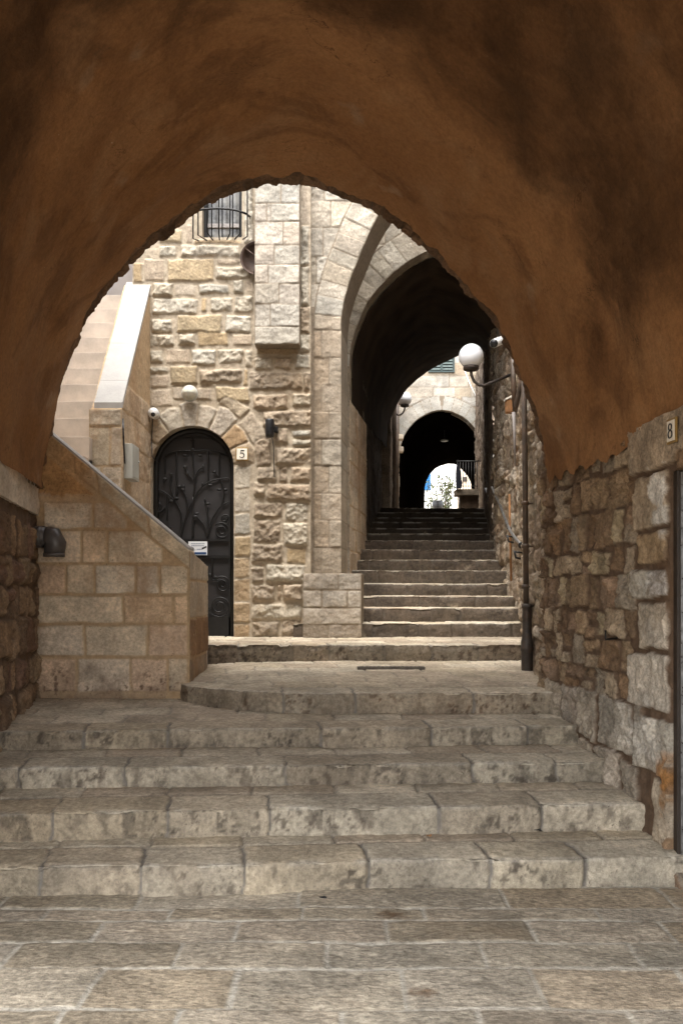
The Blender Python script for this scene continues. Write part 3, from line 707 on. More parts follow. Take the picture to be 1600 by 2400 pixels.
# the doorway at the right edge: wooden door in a steel frame
mb = MB()
a = RW.at(np.array([dU0, dU1])); n_ = np.array([.12, .012])
mb.add([(a[0, 0] + .14, a[0, 1], .05), (a[1, 0] + .14, a[1, 1] + .02, .05), (a[1, 0] + .14, a[1, 1] + .02, 2.35), (a[0, 0] + .14, a[0, 1], 2.35)], [(0, 1, 2, 3)])
dr = mb.build('door', M_WOOD, passage)
mb = MB(); mb.box(a[1, 0] + .012, a[1, 0] + .20, a[1, 1] - .06, a[1, 1] - .004, .12, 2.30, .004); df = mb.build('door_frame', M_WOOD, dr)
mb = MB(); mb.box(a[1, 0] + .03, a[1, 0] + .042, a[1, 1] - .068, a[1, 1] - .058, .12, 2.29); mb.build('metal_edge', M_STEEL, df)
# left wall with a whitewashed impost
lwst = courses(0, LW.s[-1], -.1, 2.20, (.18, .30), (.14, .30), PAL_RUB[:3] + [(.20, .12, .08), (.30, .2, .12)], 35, .03, (.01, .05), (.02, .04), (.03, .07), .2)
panel('side_wall', M_RUB, LW.map, LW.sY(3.5), LW.s[-1], -.1, 2.34, .012, lwst, parent=passage, seed=81, warp=.035, gap=.010, mrough=.015)
imps = [st([(LW.sY(3.4), 2.26), (LW.sY(6.45), 2.26), (LW.sY(6.45), 2.62), (LW.sY(3.4), 2.62)], (.68, .60, .49), .03, .012, .03),
        st([(LW.sY(6.45), 2.26), (LW.s[-1], 2.28), (LW.s[-1], 2.62), (LW.sY(6.45), 2.62)], (.62, .53, .42), .03, .015, .03)]
panel('impost', stone_mat('impost_stone', (.25, .17, .10), (.22, .14, .08), .4, .4, .4), LW.map, LW.sY(3.5), LW.s[-1], 2.30, 2.62, .012, imps, parent=passage, seed=83, ext=(-.1, 0, 0))

# ------------------------------------------------------------------ side staircase at the left
side = thing('side_staircase', 'pale stone stairs with a sloped block parapet, left of the iron gate', 'stairs')
PY = 7.30
z1 = lambda x, y: (PX(x, PY), PZ(y, PY))
def zr1(a, b_, c, d): return (a / 1.96, b_ / 1.96, 900 + c / 1.96, 900 + d / 1.96)
PAL_PAR = [(.69, .555, .395), (.72, .60, .45), (.65, .49, .33), (.68, .565, .43), (.63, .46, .32)]
rng = random.Random(9); pst = []
topL = z1(60, 975); topM = z1(122, 1023); topR = z1(444, 1291)
slope = (topR[1] - topM[1]) / (topR[0] - topM[0])
topz = lambda x: topM[1] + slope * (x - topM[0])
cop = .155                                     # depth of the sloped top course (vertical)
rowz = [(540, 668, [200, 428, 590]), (672, 824, [170, 377, 495, 750]), (828, 966, [170, 304, 437, 627, 737, 866]), (970, 1101, [170, 568, 798, 866]),
        (1105, 1254, [165, 393, 680, 866]), (1258, 1418, [165, 355, 603, 773, 866])]
for (a, b_, xs) in rowz:
    for x0, x1 in zip(xs, xs[1:]):
        p0 = z1(x0 / 1.96, 900 + b_ / 1.96); p1 = z1(x1 / 1.96, 900 + a / 1.96)
        c = vary(rng.choice(PAL_PAR), rng, .1)
        pst.append(st(rect(p0[0], p1[0], p0[1], p1[1], rng, .004), c, .012, .008, .014, clip=True))
for x0, x1 in ((-2.75, -2.30), (-2.30, -2.10), (-2.10, -1.66), (-1.66, -1.28)):
    pst.append(st([(x0 + .03, topz(x0 + .03) - cop), (x1 + .03, topz(x1 + .03) - cop), (x1, topz(x1) + .02), (x0, topz(x0) + .02)], vary((.62, .52, .38), rng, .06), .016, .008, .012))
plx0 = PX(335, PY); zrow = PZ(900 + 540 / 1.96, PY)
def par_paint(U, V, c):
    n_ = fbm(U * 5, V * 5, 77, 5, .62)
    # smooth ochre render over the top left, dirt splashed up the foot of the wall
    k = sstep(.0, .05, V - zrow - .02 + (n_ - .5) * .10) * sstep(0, .06, topz(U) - cop * 1.0 - V + (n_ - .5) * .06)
    k2 = sstep(-1.95, -2.25, U + (n_ - .5) * .4) * sstep(zrow - .1, zrow + .1, V + (n_ - .5) * .15)
    k = np.maximum(k, k2 * .85)[..., None]
    tint = np.array([.50, .285, .125]) * (.82 + .36 * fbm(U * 9, V * 9, 78, 4))[..., None]
    c[..., :3] = c[..., :3] * (1 - k) + tint * k; c[..., 3] = np.maximum(c[..., 3], k[..., 0])
    d = sstep(.30, .0, V - .68 - (n_ - .5) * .5) * .75
    sp = sstep(.60, .68, fbm(U * 30, V * 30, 79, 3, .65)) * sstep(1.15, .75, V + (n_ - .5) * .5) * .8
    kk_ = np.clip(np.maximum(d, sp), 0, .9)[..., None]
    c[..., :3] = c[..., :3] * (1 - kk_) + np.array([.15, .085, .055]) * kk_; c[..., 3] = np.maximum(c[..., 3], kk_[..., 0] * .8)
    return c
clipc = lambda U, V: (topz(U) - cop - .005 - V) * .8
plx = (-2.7, -1.29)
psdf = poly_sdf([(-2.75, .5), (-1.30, .5), (-1.30, topz(-1.30)), (-2.75, topz(-2.75))])
panel('front_parapet', M_PAR, front(PY), -2.75, -1.29, .55, 3.25, .011, pst, sdf=psdf, ext=(0, .28, 0), parent=side, seed=91, warp=.007, gap=.0075, hscale=1.4, mrough=.004, clipf=clipc, paint=par_paint, colvar=.15)
# return face of the parapet beside the gate
zq = lambda y, d: PZ(y, d)
r2 = random.Random(3)
rst = [st(rect(7.30, 8.30, 1.75, 2.2, r2, .005), (.50, .42, .32), .008, .006, .012), st(rect(7.30, 8.30, 1.42, 1.75, r2, .005), (.47, .38, .28), .008, .006, .012),
       st(rect(7.30, 7.62, 1.08, 1.42, r2, .005), (.30, .18, .10), .006, .012, .015), st(rect(7.62, 8.30, 1.08, 1.42, r2, .005), (.22, .125, .065), .006, .012, .015), st(rect(7.30, 8.30, .6, 1.08, r2, .005), (.34, .25, .17), .006, .012, .015)]
ztop = topz(-1.30)
panel('parapet_end', M_PAR, plane_map((-1.298, 0, 0), (0, 1, 0), (0, 0, 1), (1, 0, 0)), 7.30, 8.26, .6, ztop + .02, .012, rst, parent=side, seed=95, gap=.006, warp=.006,
      sdf=lambda U, V: np.minimum(ztop - .10 * np.clip((U - 7.3) / .95, 0, 1) - V, np.minimum(U - 7.29, 8.255 - U)), ext=(-.2, 0, 0))
# sloping coping strip behind the front edge
mb = MB()
for x0, x1 in ((-2.6, -2.12), (-2.118, -1.66), (-1.658, -1.31)):
    mb.prism([(x0, PY + .02, topz(x0) + .002), (x1, PY + .02, topz(x1) + .002), (x1, PY + .02, topz(x1) + .022), (x0, PY + .02, topz(x0) + .022)], (0, .27, 0))
mb.build('coping', M_COPE, side)
# hidden first flight and the landing behind the parapet
mb = MB()
for k in range(5):
    x1 = -1.34 - .22 * k; mb.box(x1 - .22 - (.9 if k == 4 else 0), x1, 7.60, 8.55, .9, 1.30 + .2 * (k + 1) + .001 * k)
mb.box(-3.5, -2.22, 7.59, 8.5, .9, 2.31)
mb.build('lower_flight', M_STAIR, side)
# upper flight going away
for k in range(-3, 11):
    d = 8.3 + .17 * k; z = PZ(1068, 8.3) + .2165 * k
    m1 = MB(); m1.box(-3.5, -2.50, d, d + .5, z - .42, z, .005); m1.build('step', M_STAIR, side)
# pier, flank wall and white coping of the upper flight
r3 = random.Random(8)
pxl, pxr, pyf = -2.535, -2.206, 8.58
pr_ = [st(rect(pxl, pxr, 3.32, 3.50, r3, .003), (.50, .42, .32), .010, .01, .01), st(rect(pxl, pxl + .21, 2.92, 3.315, r3, .003), (.53, .44, .32), .004, .005, .008),
       st(rect(pxl + .215, pxr, 2.92, 3.315, r3, .003), (.49, .40, .30), .004, .005, .008), st(rect(pxl, pxl + .13, 2.5, 2.915, r3, .003), (.53, .45, .34), .004, .005, .008),
       st(rect(pxl + .135, pxr, 2.45, 2.915, r3, .003), (.55, .46, .35), .004, .005, .008), st(rect(pxl, pxr, 2.0, 2.45, r3, .003), (.50, .42, .31), .004, .005, .008)]
panel('pier', M_PAR, front(pyf), pxl, pxr, 2.0, 3.49, .012, pr_, ext=(0, .12, 0), parent=side, seed=97, gap=.004, warp=.004)
fl = []
for i in range(9):
    v = 1.1 + .30 * i
    for k in range(6):
        y0 = 8.5 + .42 * k - (.2 if i % 2 else 0)
        fl.append(st(rect(y0, y0 + .42, v, v + .30, r3, .006), vary((.50, .38, .26), r3, .1), .006, .008, .012))
fz = lambda Y: 3.49 + (5.15 - 3.49) / (9.85 - 8.58) * (Y - 8.58)
panel('flank_wall', M_PAR, plane_map((pxr, 0, 0), (0, 1, 0), (0, 0, 1), (1, 0, 0)), pyf, 9.90, 1.1, 5.25, .013, fl, parent=side, seed=99,
      sdf=lambda U, V: np.minimum((fz(U) - V) * .6, U - pyf + .005), ext=(-.31, 0, 0), gap=.005, warp=.008)
for i, (ya, yb) in enumerate(((8.59, 8.80), (8.803, 9.18), (9.183, 9.60), (9.603, 9.88))):
    mb = MB(); mb.prism([(pxl + .05, ya, fz(ya)), (pxl + .05, yb, fz(yb)), (pxl + .05, yb, fz(yb) + .06), (pxl + .05, ya, fz(ya) + .06)], (pxr - pxl - .045, 0, 0)); mb.build('coping', M_COPE, side)

bw = thing('courtyard_wall', 'plain grey rendered wall behind the top of the side stairs', 'wall')
mb = MB(); mb.box(-5, -2.30, 10.9, 11.1, 2, 8.5); mb.box(-3.75, -3.51, 7.3, 10.9, 1, 8.5); mb.build('wall_slab', M_GREYW, bw)  # second box: unseen side wall added for the light

# ------------------------------------------------------------------ the house with the iron gate
house = thing('stone_house', 'pale limestone house front with arched iron gate and barred window', 'house')
HY = 9.85
rng = random.Random(21)
def q2(a, b_, c, d):        # crop at 300,400 scale 3.136
    x0, x1, y0, y1 = 300 + a / 3.136, 300 + b_ / 3.136, 400 + c / 3.136, 400 + d / 3.136
    return PX(x0, HY), PX(x1, HY), PZ(y1, HY), PZ(y0, HY)
def q1(a, b_, c, d):        # crop at 0,900 scale 1.96
    x0, x1, y0, y1 = a / 1.96, b_ / 1.96, 900 + c / 1.96, 900 + d / 1.96
    return PX(x0, HY), PX(x1, HY), PZ(y1, HY), PZ(y0, HY)
CR = (.66, .58, .45); CRP = (.70, .63, .51); YEL = (.63, .50, .32); SM = (.64, .53, .40); BR = (.53, .42, .30); OC = (.56, .41, .25)
fst = []
def fs(r_, kind):
    kw = {'r': (CR, .045, .038, .03, 0), 'p': (CRP, .040, .028, .03, 0), 't': (YEL, .035, .006, .02, 1), 's': (SM, .016, .008, .014, 0),
          'y': ((.60, .46, .28), .02, .012, .015, 0), 'b': (BR, .05, .04, .035, 0), 'o': (OC, .012, .014, .012, 0), 'd': ((.45, .36, .26), .042, .04, .035, 0), 'j': ((.58, .52, .42), .012, .010, .012, 0)}[kind]
    fst.append(st(rect(*r_, rng, .010 if kind in 'rbpd' else .004), vary(kw[0], rng, .07), kw[1] * rng.uniform(.7, 1.2), kw[2], kw[3], kw[4], clip=True))
for a in [(230, 360, 555, 635, 'r'), (390, 830, 545, 640, 'p'), (40, 110, 680, 830, 'y'), (120, 270, 650, 815, 's'), (285, 635, 650, 820, 't'), (640, 910, 705, 800, 'r'), (650, 830, 650, 695, 's'),
          (180, 335, 830, 925, 'r'), (350, 500, 835, 925, 's'), (515, 745, 830, 910, 'p'), (765, 850, 805, 905, 'r'), (860, 930, 800, 895, 's'), (40, 175, 840, 930, 's'),
          (180, 515, 935, 1055, 'p'), (535, 585, 925, 1040, 'y'), (605, 770, 930, 1035, 'r'), (775, 915, 915, 1045, 'r'), (165, 330, 1090, 1190, 'r'), (360, 695, 1060, 1195, 't'), (715, 910, 1065, 1190, 'p'),
          (165, 345, 1200, 1300, 'r'), (365, 495, 1200, 1285, 'r'), (510, 745, 1180, 1290, 'y'), (765, 910, 1200, 1290, 's'), (160, 265, 1320, 1420, 'r'), (275, 460, 1305, 1415, 's'),
          (470, 650, 1310, 1430, 'p'), (655, 850, 1310, 1420, 'r'), (860, 920, 1320, 1450, 'r'), (160, 300, 1440, 1490, 'r'), (310, 520, 1430, 1575, 't'), (525, 840, 1460, 1570, 'b'),
          (845, 885, 1455, 1580, 'y'), (165, 305, 1500, 1600, 's'), (170, 325, 1610, 1740, 's'), (330, 430, 1590, 1690, 's'), (500, 620, 1600, 1690, 's'), (645, 895, 1590, 1700, 't'),
          (60, 160, 950, 1600, 's'), (230, 400, 430, 535, 't'), (850, 925, 100, 540, 'p'), (420, 480, 400, 535, 's'), (480, 840, 500, 540, 'o'),
          (935, 1060, 1370, 1460, 'r'), (1075, 1200, 1370, 1460, 'b'), (1225, 1335, 1350, 1460, 'r'), (895, 1285, 1480, 1610, 'd'), (1290, 1345, 1480, 1615, 'd'), (915, 1180, 1640, 1755, 'b'),
          (1200, 1345, 1630, 1735, 'r'), (985, 1345, 1765, 1885, 'b'), (940, 1255, 1285, 1355, 'o'), (1262, 1335, 100, 400, 's'), (1262, 1335, 405, 700, 'r'), (1262, 1335, 705, 1000, 'r'), (1262, 1335, 1005, 1200, 'd'), (1262, 1335, 1205, 1335, 'r')]:
    fs(q2(*a[:4]), a[4])
for a in [(1265, 1325, 205, 280, 'd'), (1340, 1430, 208, 250, 'p'), (1340, 1430, 254, 286, 'r'), (1165, 1245, 232, 380, 'd'), (1262, 1430, 290, 375, 'b'), (1180, 1272, 383, 445, 'b'), (1280, 1325, 378, 455, 'd'),
          (1332, 1425, 382, 452, 'b'), (1165, 1218, 450, 518, 'b'), (1224, 1425, 458, 538, 'b'), (1165, 1302, 545, 618, 'd'), (1312, 1420, 545, 632, 'r'), (1165, 1295, 625, 727, 'd'), (1303, 1415, 638, 747, 'r'),
          (1158, 1302, 733, 822, 'd'), (1316, 1405, 753, 825, 'y'), (1155, 1216, 838, 916, 'd'), (1220, 1400, 830, 914, 'r'), (1155, 1266, 920, 1001, 'd'), (1270, 1296, 922, 1000, 'b'), (1300, 1395, 918, 1000, 'b'),
          (1153, 1390, 1005, 1082, 'r'), (1153, 1285, 1088, 1170, 'd'), (1290, 1400, 1086, 1170, 'b'),
          (1075, 1152, 368, 480, 'j'), (1075, 1152, 483, 590, 'j'), (1075, 1152, 593, 697, 'j'), (1073, 1152, 700, 793, 'y'), (1073, 1150, 796, 890, 'o'), (1073, 1150, 893, 1000, 'o'), (1073, 1150, 1003, 1098, 'o'), (1073, 1150, 1100, 1170, 'o'),
          (1080, 1155, 240, 365, 's'), (600, 690, 400, 560, 's'), (600, 690, 300, 396, 's'), (600, 690, 564, 700, 's'), (600, 690, 704, 1170, 's')]:
    fs(q1(*a[:4]), a[4])
DXC, DZS, DR = PX(451, HY), PZ(1095, HY), 97 / F * HY
ang = [4, 24, 46, 66, 84, 102, 124, 148, 176]; ro = [1.52, 1.50, 1.62, 1.50, 1.56, 1.50, 1.52, 1.45]
cc = [(.52, .40, .27), (.50, .34, .19), (.62, .53, .42), (.63, .55, .44), (.64, .57, .47), (.63, .55, .43), (.55, .42, .28), (.50, .38, .26)]
def pol(r_, a): return (DXC + DR * r_ * math.cos(R(a)), DZS + DR * r_ * math.sin(R(a)))
for i in range(8):
    a0, a1 = ang[i], ang[i + 1]
    fst.append(st([pol(.97, a0), pol(ro[i], a0), pol(ro[i] * 1.03, (a0 + a1) / 2), pol(ro[i], a1), pol(.97, a1)], cc[i], .026, .012, .016))
for a0, a1, r0, r1, c in ((18, 44, 1.56, 1.98, (.56, .46, .34)), (45, 68, 1.66, 2.0, (.60, .49, .35)), (2, 17, 1.55, 1.9, (.58, .49, .37))):
    fst.append(st([pol(r0, a0), pol(r1, a0), pol(r1, a1), pol(r0, a1)], c, .024, .015, .016))
def door_sdf(U, V):
    dx = np.abs(U - DXC); up = V > DZS
    d = np.where(up, np.hypot(dx, V - DZS) - DR, dx - DR)
    return d
WX0, WX1, WZ0, WZ1 = PX(474, HY), PX(567, HY), PZ(556, HY), PZ(370, HY)
win_sdf = lambda U, V: np.maximum(np.maximum(WX0 - U, U - WX1), np.maximum(WZ0 - V, V - WZ1))
def ring_clip(U, V): return np.hypot(U - DXC, V - DZS) - DR * 1.53 + 10 * (V < DZS)
panel('wall', M_FAC, front(HY), PX(311, HY), PX(728, HY), 1.10, 6.75, .0115, fst, sdf=lambda U, V: np.minimum(np.minimum(door_sdf(U, V), win_sdf(U, V)), U - PX(311, HY) - .0), ext=(0, .20, 0), parent=house,
      seed=111, warp=.016, wf=6, gap=.008, mrough=.010, hscale=.82, clipf=ring_clip)
mb = MB(); mb.box(PX(311, HY), PX(728, HY), HY + .02, HY + 1.2, 6.75, 8.6); mb.box(PX(311, HY), PX(728, HY), HY + .45, HY + 1.2, 1, 6.75); mb.build('upper_wall', M_PALE, house)
# projecting chimney breast
BY = 9.66; r5 = random.Random(6); bst = []
def q2b(x, y): return PX(300 + x / 3.136, BY), PZ(400 + y / 3.136, BY)
bl, br = PX(597, BY), PX(702, BY)
yb_ = [-180, -60, 75, 240, 375, 545, 690, 830, 980, 1145, 1275]; jb = [[1060], [1110], [1125], [1020, 1050], [1140], [1075], [1030], [1110], [1045], []]
for i in range(10):
    zs = (q2b(0, yb_[i + 1])[1], q2b(0, yb_[i])[1]); xs = [bl] + [q2b(x, 0)[0] for x in jb[i]] + [br]
    for x0, x1 in zip(xs, xs[1:]): bst.append(st(rect(x0, x1, zs[0], zs[1], r5, .003), vary(r5.choice([(.68, .62, .52), (.64, .56, .46), (.66, .59, .48)]), r5, .05), .010, .010, .010))
bz0, bz1 = q2b(0, 1275)[1], q2b(0, -180)[1]
panel('chimney_breast', M_ASH, front(BY), bl, br, bz0, bz1, .011, bst, ext=(0, .18, 0), parent=house, seed=121, gap=.003, warp=.004, mrough=.002)
mb = MB(); mb.box(bl + .006, br - .006, BY + .035, HY, bz0 + .006, 8.6); mb.build('chimney_breast_core', M_PALE, house)

# window: frame, panes, grille
wf = MB(); t = .045
wf.box(WX0, WX0 + t, HY + .12, HY + .17, WZ0, WZ1); wf.box(WX1 - t, WX1, HY + .12, HY + .17, WZ0, WZ1); wf.box(WX0 + t, WX1 - t, HY + .12, HY + .17, WZ0, WZ0 + .02)
win = wf.build('window', M_IRON, house)
mb = MB(); mb.box(WX0, WX1, HY + .15, HY + .16, WZ0, WZ1); mb.build('pane', M_GLASS, win)
mb = MB(); za = PZ(522, HY); mb.box(WX0 + t, WX1 - t, HY + .125, HY + .149, za, za + .045); mb.build('glazing_bar', M_GREYW, win)
gr = MB(); gy = HY - .22
q4 = lambda x, y, d=gy: P(430 + x / 7.467, 400 + y / 7.467, d)
for xa, yt, xb, yb2 in ((170, 1190, 265, 1225), (258, 1130, 410, 1222), (415, 1085, 515, 1215), (620, 1090, 632, 1210), (815, 1100, 765, 1200), (985, 1110, 900, 1200), (1118, 1150, 1040, 1200)):
    a = q4(xa, yt); top_ = (a[0], a[1], 6.7); e = P(430 + xb / 7.467, 400 + yb2 / 7.467, HY - .05)
    gr.tube([top_, a, e], .0085, 6)
for x in (495, 680, 863):
    a = q4(x, 1160, HY - .03); gr.tube([(a[0], a[1], 6.7), a], .008, 6)
arc_ = [q4(200, 700), q4(400, 672), q4(600, 660), q4(800, 672), q4(950, 700), q4(1080, 745), P(430 + 1180 / 7.467, 400 + 815 / 7.467, HY)]
gr.tube(arc_, .012, 6); gr.build('grille', M_IRON, win)

# iron gate
GY = HY + .16
zs_ = PZ(1494, HY)
def arch_poly(r_, zb_, n=24, y=GY):
    return [(DXC - r_, y, zb_)] + [(DXC - r_ * math.cos(math.pi * k / n), y, DZS + r_ * math.sin(math.pi * k / n)) for k in range(n + 1)] + [(DXC + r_, y, zb_)]
gate = MB().prism(arch_poly(DR, zs_), (0, .02, 0)).build('gate', M_GATE, house)
fr = MB()
pts = arch_poly(DR - .03, zs_ + .001, y=GY - .02); fr.tube(pts, .032, 8)
pts2 = arch_poly(DR - .105, PZ(1090, HY), y=GY - .02)
def gp(x, y): return P(320 + x / 3.673, 880 + y / 3.673, GY - .022)     # crop at 320,880 scale 3.673
zr0 = GY - .03
for ya, yb2 in ((1405, 1425), (1548, 1570)): fr.box(DXC - DR + .02, DXC + DR - .02, GY - .035, GY - .005, gp(0, yb2)[2], gp(0, ya)[2])
fr.box(DXC - DR + .02, DXC + DR - .02, GY - .03, GY - .004, zs_ + .01, gp(0, 2075)[2])
fr.box(DXC + DR - .075, DXC + DR - .005, GY - .03, GY - .005, zs_, DZS + .05); fr.box(DXC - DR + .005, DXC - DR + .06, GY - .03, GY - .005, zs_, DZS + .05)
fr.build('gate_frame', M_IRON, gate)
sc = MB()
def cr(pts, r_=.0095, n=8):
    p = [np.array(gp(*q)) for q in pts]; out = []
    for i in range(len(p) - 1):
        p0 = p[max(i - 1, 0)]; p1 = p[i]; p2 = p[i + 1]; p3 = p[min(i + 2, len(p) - 1)]
        for k in range(n):
            s_ = k / n; out.append(.5 * ((2 * p1) + (-p0 + p2) * s_ + (2 * p0 - 5 * p1 + 4 * p2 - p3) * s_ ** 2 + (-p0 + 3 * p1 - 3 * p2 + p3) * s_ ** 3))
    out.append(p[-1]); sc.tube(out, r_, 6)
cr([(240, 690), (340, 655), (490, 650), (620, 645), (720, 665), (800, 700)], .011)
cr([(240, 590), (340, 545), (480, 530), (620, 540), (730, 590)], .008)
for x, y0, y1 in ((245, 690, 850), (345, 660, 1040), (615, 650, 950), (712, 670, 880), (485, 530, 650)): cr([(x, y0), (x, y1)])
cr([(375, 1405), (430, 1200), (530, 1000), (640, 910), (800, 880)]); cr([(380, 1405), (385, 1200), (330, 1070), (290, 950), (300, 860)])
cr([(435, 1190), (430, 1060), (390, 980), (370, 960)]); cr([(490, 1040), (500, 900), (485, 750), (485, 640)]); cr([(495, 900), (530, 820), (575, 790)]); cr([(480, 890), (440, 840), (420, 790)])
cr([(485, 1405), (485, 1050)]); cr([(610, 1405), (640, 1270), (720, 1130), (825, 1080)]); cr([(610, 1400), (615, 1250), (605, 1130), (590, 1070)])
cr([(610, 1400), (580, 1290), (520, 1220), (490, 1215)]); cr([(735, 1120), (750, 1000), (720, 890), (670, 830)]); cr([(175, 980), (250, 1010), (320, 1070)]); cr([(265, 1010), (265, 1250)])
def spiral(cx, cy, r0, turns, a0, sgn=1):
    pts = []; n = int(turns * 14)
    for k in range(n + 1):
        a = a0 + sgn * 2 * math.pi * turns * k / n; rr = r0 * (1 - .78 * k / n); pts.append((cx + rr * math.cos(a), cy + rr * math.sin(a)))
    cr(pts, .010, 2)
spiral(733, 1340, 75, 1.9, -2.4); spiral(760, 1235, 50, 1.3, 1.6, -1); spiral(740, 1800, 75, 1.8, -2.6); spiral(715, 1985, 100, 1.9, 2.6, -1); spiral(190, 1130, 55, 1.4, 0); spiral(240, 1330, 65, 1.5, -.5)
cr([(650, 1570), (650, 1740)]); cr([(620, 1720), (660, 1760), (700, 1760)]); cr([(700, 2075), (650, 2060), (620, 1990)])
sc.build('scrollwork', M_IRON, gate)
lf = MB()
r6 = random.Random(2)
for x, y in ((420, 690), (550, 690), (485, 640), (420, 790), (440, 848), (575, 790), (300, 860), (240, 910), (245, 895), (370, 960), (400, 985), (405, 960), (345, 1060), (300, 1085), (570, 940), (635, 945), (670, 830), (715, 985), (765, 985), (590, 1075), (615, 1105), (520, 1190), (510, 1215), (500, 1220), (630, 1720), (680, 1740), (480, 560)):
    c = gp(x, y); a = r6.uniform(0, 6.28)
    lf = MB(); lf.sphere((c[0], c[1] - .008, c[2]), .028, 8, 6, (abs(math.cos(a)) * .7 + .35, .25, abs(math.sin(a)) * .7 + .35)); lf.build('leaf_ornament', M_IRON, gate)
MB().box(DXC - DR, DXC + DR, HY - .03, HY + .2, zs_ - .04, zs_ - .003, .004).build('threshold', M_COPE, house)

# ------------------------------------------------------------------ small things on the house
def ribbon(mbx, pts, ws, y, dy=-.003):
    for i in range(len(pts) - 1):
        (x0, z0), (x1, z1) = pts[i], pts[i + 1]; tx, tz = x1 - x0, z1 - z0; l = math.hypot(tx, tz) or 1; nx, nz = -tz / l, tx / l
        a, b_ = ws[i] / 2, ws[i + 1] / 2
        mbx.prism([(x0 + nx * a, y, z0 + nz * a), (x1 + nx * b_, y, z1 + nz * b_), (x1 - nx * b_, y, z1 - nz * b_), (x0 - nx * a, y, z0 - nz * a)], (0, dy, 0))
def five():
    pts = [(.34, .46), (-.18, .46)]; ws = [.12, .12]; L1 = (pts, ws)
    L2 = ([(-.15, .46), (-.23, .06)], [.05, .06])
    p3 = [(-.23, .06)] + [(-.02 + .33 * math.cos(a), -.17 + .30 * math.sin(a)) for a in [2.1, 1.7, 1.2, .7, .2, -.3, -.8, -1.3, -1.8, -2.3, -2.6]]
    return [L1, L2, (p3, [.05, .07, .09, .12, .15, .16, .15, .12, .09, .07, .08, .12])]
def eight():
    a = [(.22 * math.cos(t_), .26 + .22 * math.sin(t_)) for t_ in np.linspace(-math.pi / 2, 1.5 * math.pi, 21)]
    b_ = [(.28 * math.cos(t_), -.24 + .26 * math.sin(t_)) for t_ in np.linspace(math.pi / 2, 2.5 * math.pi, 21)]
    wa = [.06 + .07 * abs(math.cos(t_)) for t_ in np.linspace(-math.pi / 2, 1.5 * math.pi, 21)]
    return [(a, wa), (b_, wa)]
def plaque(label, glyph, w_, h_, name='number_plaque'):
    t_ = thing(name, label, 'house number', 'house number plaques')
    MB().box(-w_ / 2, w_ / 2, -.012, 0, -h_ / 2, h_ / 2, .003).build('frame', M_BRASS, t_)
    MB().box(-w_ / 2 + .012, w_ / 2 - .012, -.016, -.010, -h_ / 2 + .012, h_ / 2 - .012, .002).build('tile', M_TILE, t_)
    mb = MB(); s_ = h_ * .58
    for pts, ws in glyph: ribbon(mb, [(x * s_ * .95, z * s_) for x, z in pts], [w0 * s_ for w0 in ws], -.0165)
    mb.build('numeral', M_BLACK, t_); return t_
p5 = plaque('square brass-framed house number 5 beside the iron gate', five(), .145, .15)
p5.location = P(567.5, 1064.5, HY - .045)
p8 = plaque('upright cream house number 8 on the lintel of the right doorway', eight(), .105, .135)
a8 = RW.map(np.array([RW.sY(4.62)]), np.array([2.50]), np.array([.058]))[0]
p8.location = tuple(a8); p8.rotation_euler = (0, 0, R(-84))

bl_ = thing('wall_lamp', 'round frosted bulkhead lamp on the stones above the iron gate', 'wall lamp')
c = P(446, 924, HY - .05)
mb = MB(); mb.lathe([(.0, 0), (.088, 0), (.093, .02), (.093, .05), (.082, .062)], c, (0, -1, 0), 32); mb.build('housing', M_BOX, bl_)
mb = MB(); mb.lathe([(.083, .055), (.080, .075), (.066, .10), (.040, .118), (.0, .125)], c, (0, -1, 0), 32); mb.build('diffuser', M_GLASSD, bl_)
mb = MB(); mb.tube([(c[0] - .085, c[1] - .06, c[2]), (c[0] - .05, c[1] - .122, c[2]), (c[0], c[1] - .135, c[2]), (c[0] + .05, c[1] - .122, c[2]), (c[0] + .085, c[1] - .06, c[2])], .004, 6)
mb.tube([(c[0], c[1] - .06, c[2] + .085), (c[0], c[1] - .122, c[2] + .05), (c[0], c[1] - .135, c[2]), (c[0], c[1] - .122, c[2] - .05), (c[0], c[1] - .06, c[2] - .085)], .004, 6); mb.build('guard', M_BOX, bl_)

dc = thing('dome_camera', 'white dome security camera in the corner left of the round lamp', 'camera')
c = P(360, 968, HY - .12)
mb = MB(); mb.lathe([(.0, 0), (.052, 0), (.056, .03), (.056, .06)], (c[0], HY - .02, c[2]), (0, -1, 0), 24); mb.build('mount', M_WHITE, dc)
MB().sphere(c, .062, 24, 16).build('shell', M_WHITE, dc)
MB().lathe([(.0, .050), (.022, .051), (.026, .058), (.022, .064), (0, .065)], c, (.1, -.8, -.45), 20).build('lens', M_BLACK, dc)
mb = MB(); mb.tube([(c[0] - .03, HY - .02, c[2] - .03), (c[0] - .04, HY - .03, c[2] - .3)], .006, 6); mb.tube([(c[0] - .04, HY - .03, c[2] - .3), (c[0] - .035, HY - .03, c[2] - .48), (c[0] + .03, HY - .04, c[2] - .55)], .005, 6); mb.build('cable', M_BLACK, dc)

sp = thing('spotlight', 'small black cylinder spotlight on the rough stones right of the number plaque', 'spotlight')
c = P(632, 1004, HY - .12)
mb = MB(); mb.lathe([(0, .10), (.05, .10), (.052, .09), (.052, -.06), (.044, -.10), (0, -.10)], c, (0, 0, 1), 20); mb.build('body', M_BLACK, sp)
mb = MB(); mb.box(c[0] + .0, c[0] + .09, c[1] + .03, HY + .0, c[2] - .03, c[2] + .03, .004); mb.build('bracket', M_IRON, sp)
mb = MB(); mb.tube([(c[0] + .02, c[1] + .05, c[2] - .08), (c[0] + .04, HY - .06, c[2] - .2), (c[0] + .05, HY - .07, c[2] - .55)], .006, 6); mb.build('cable', M_BLACK, sp)

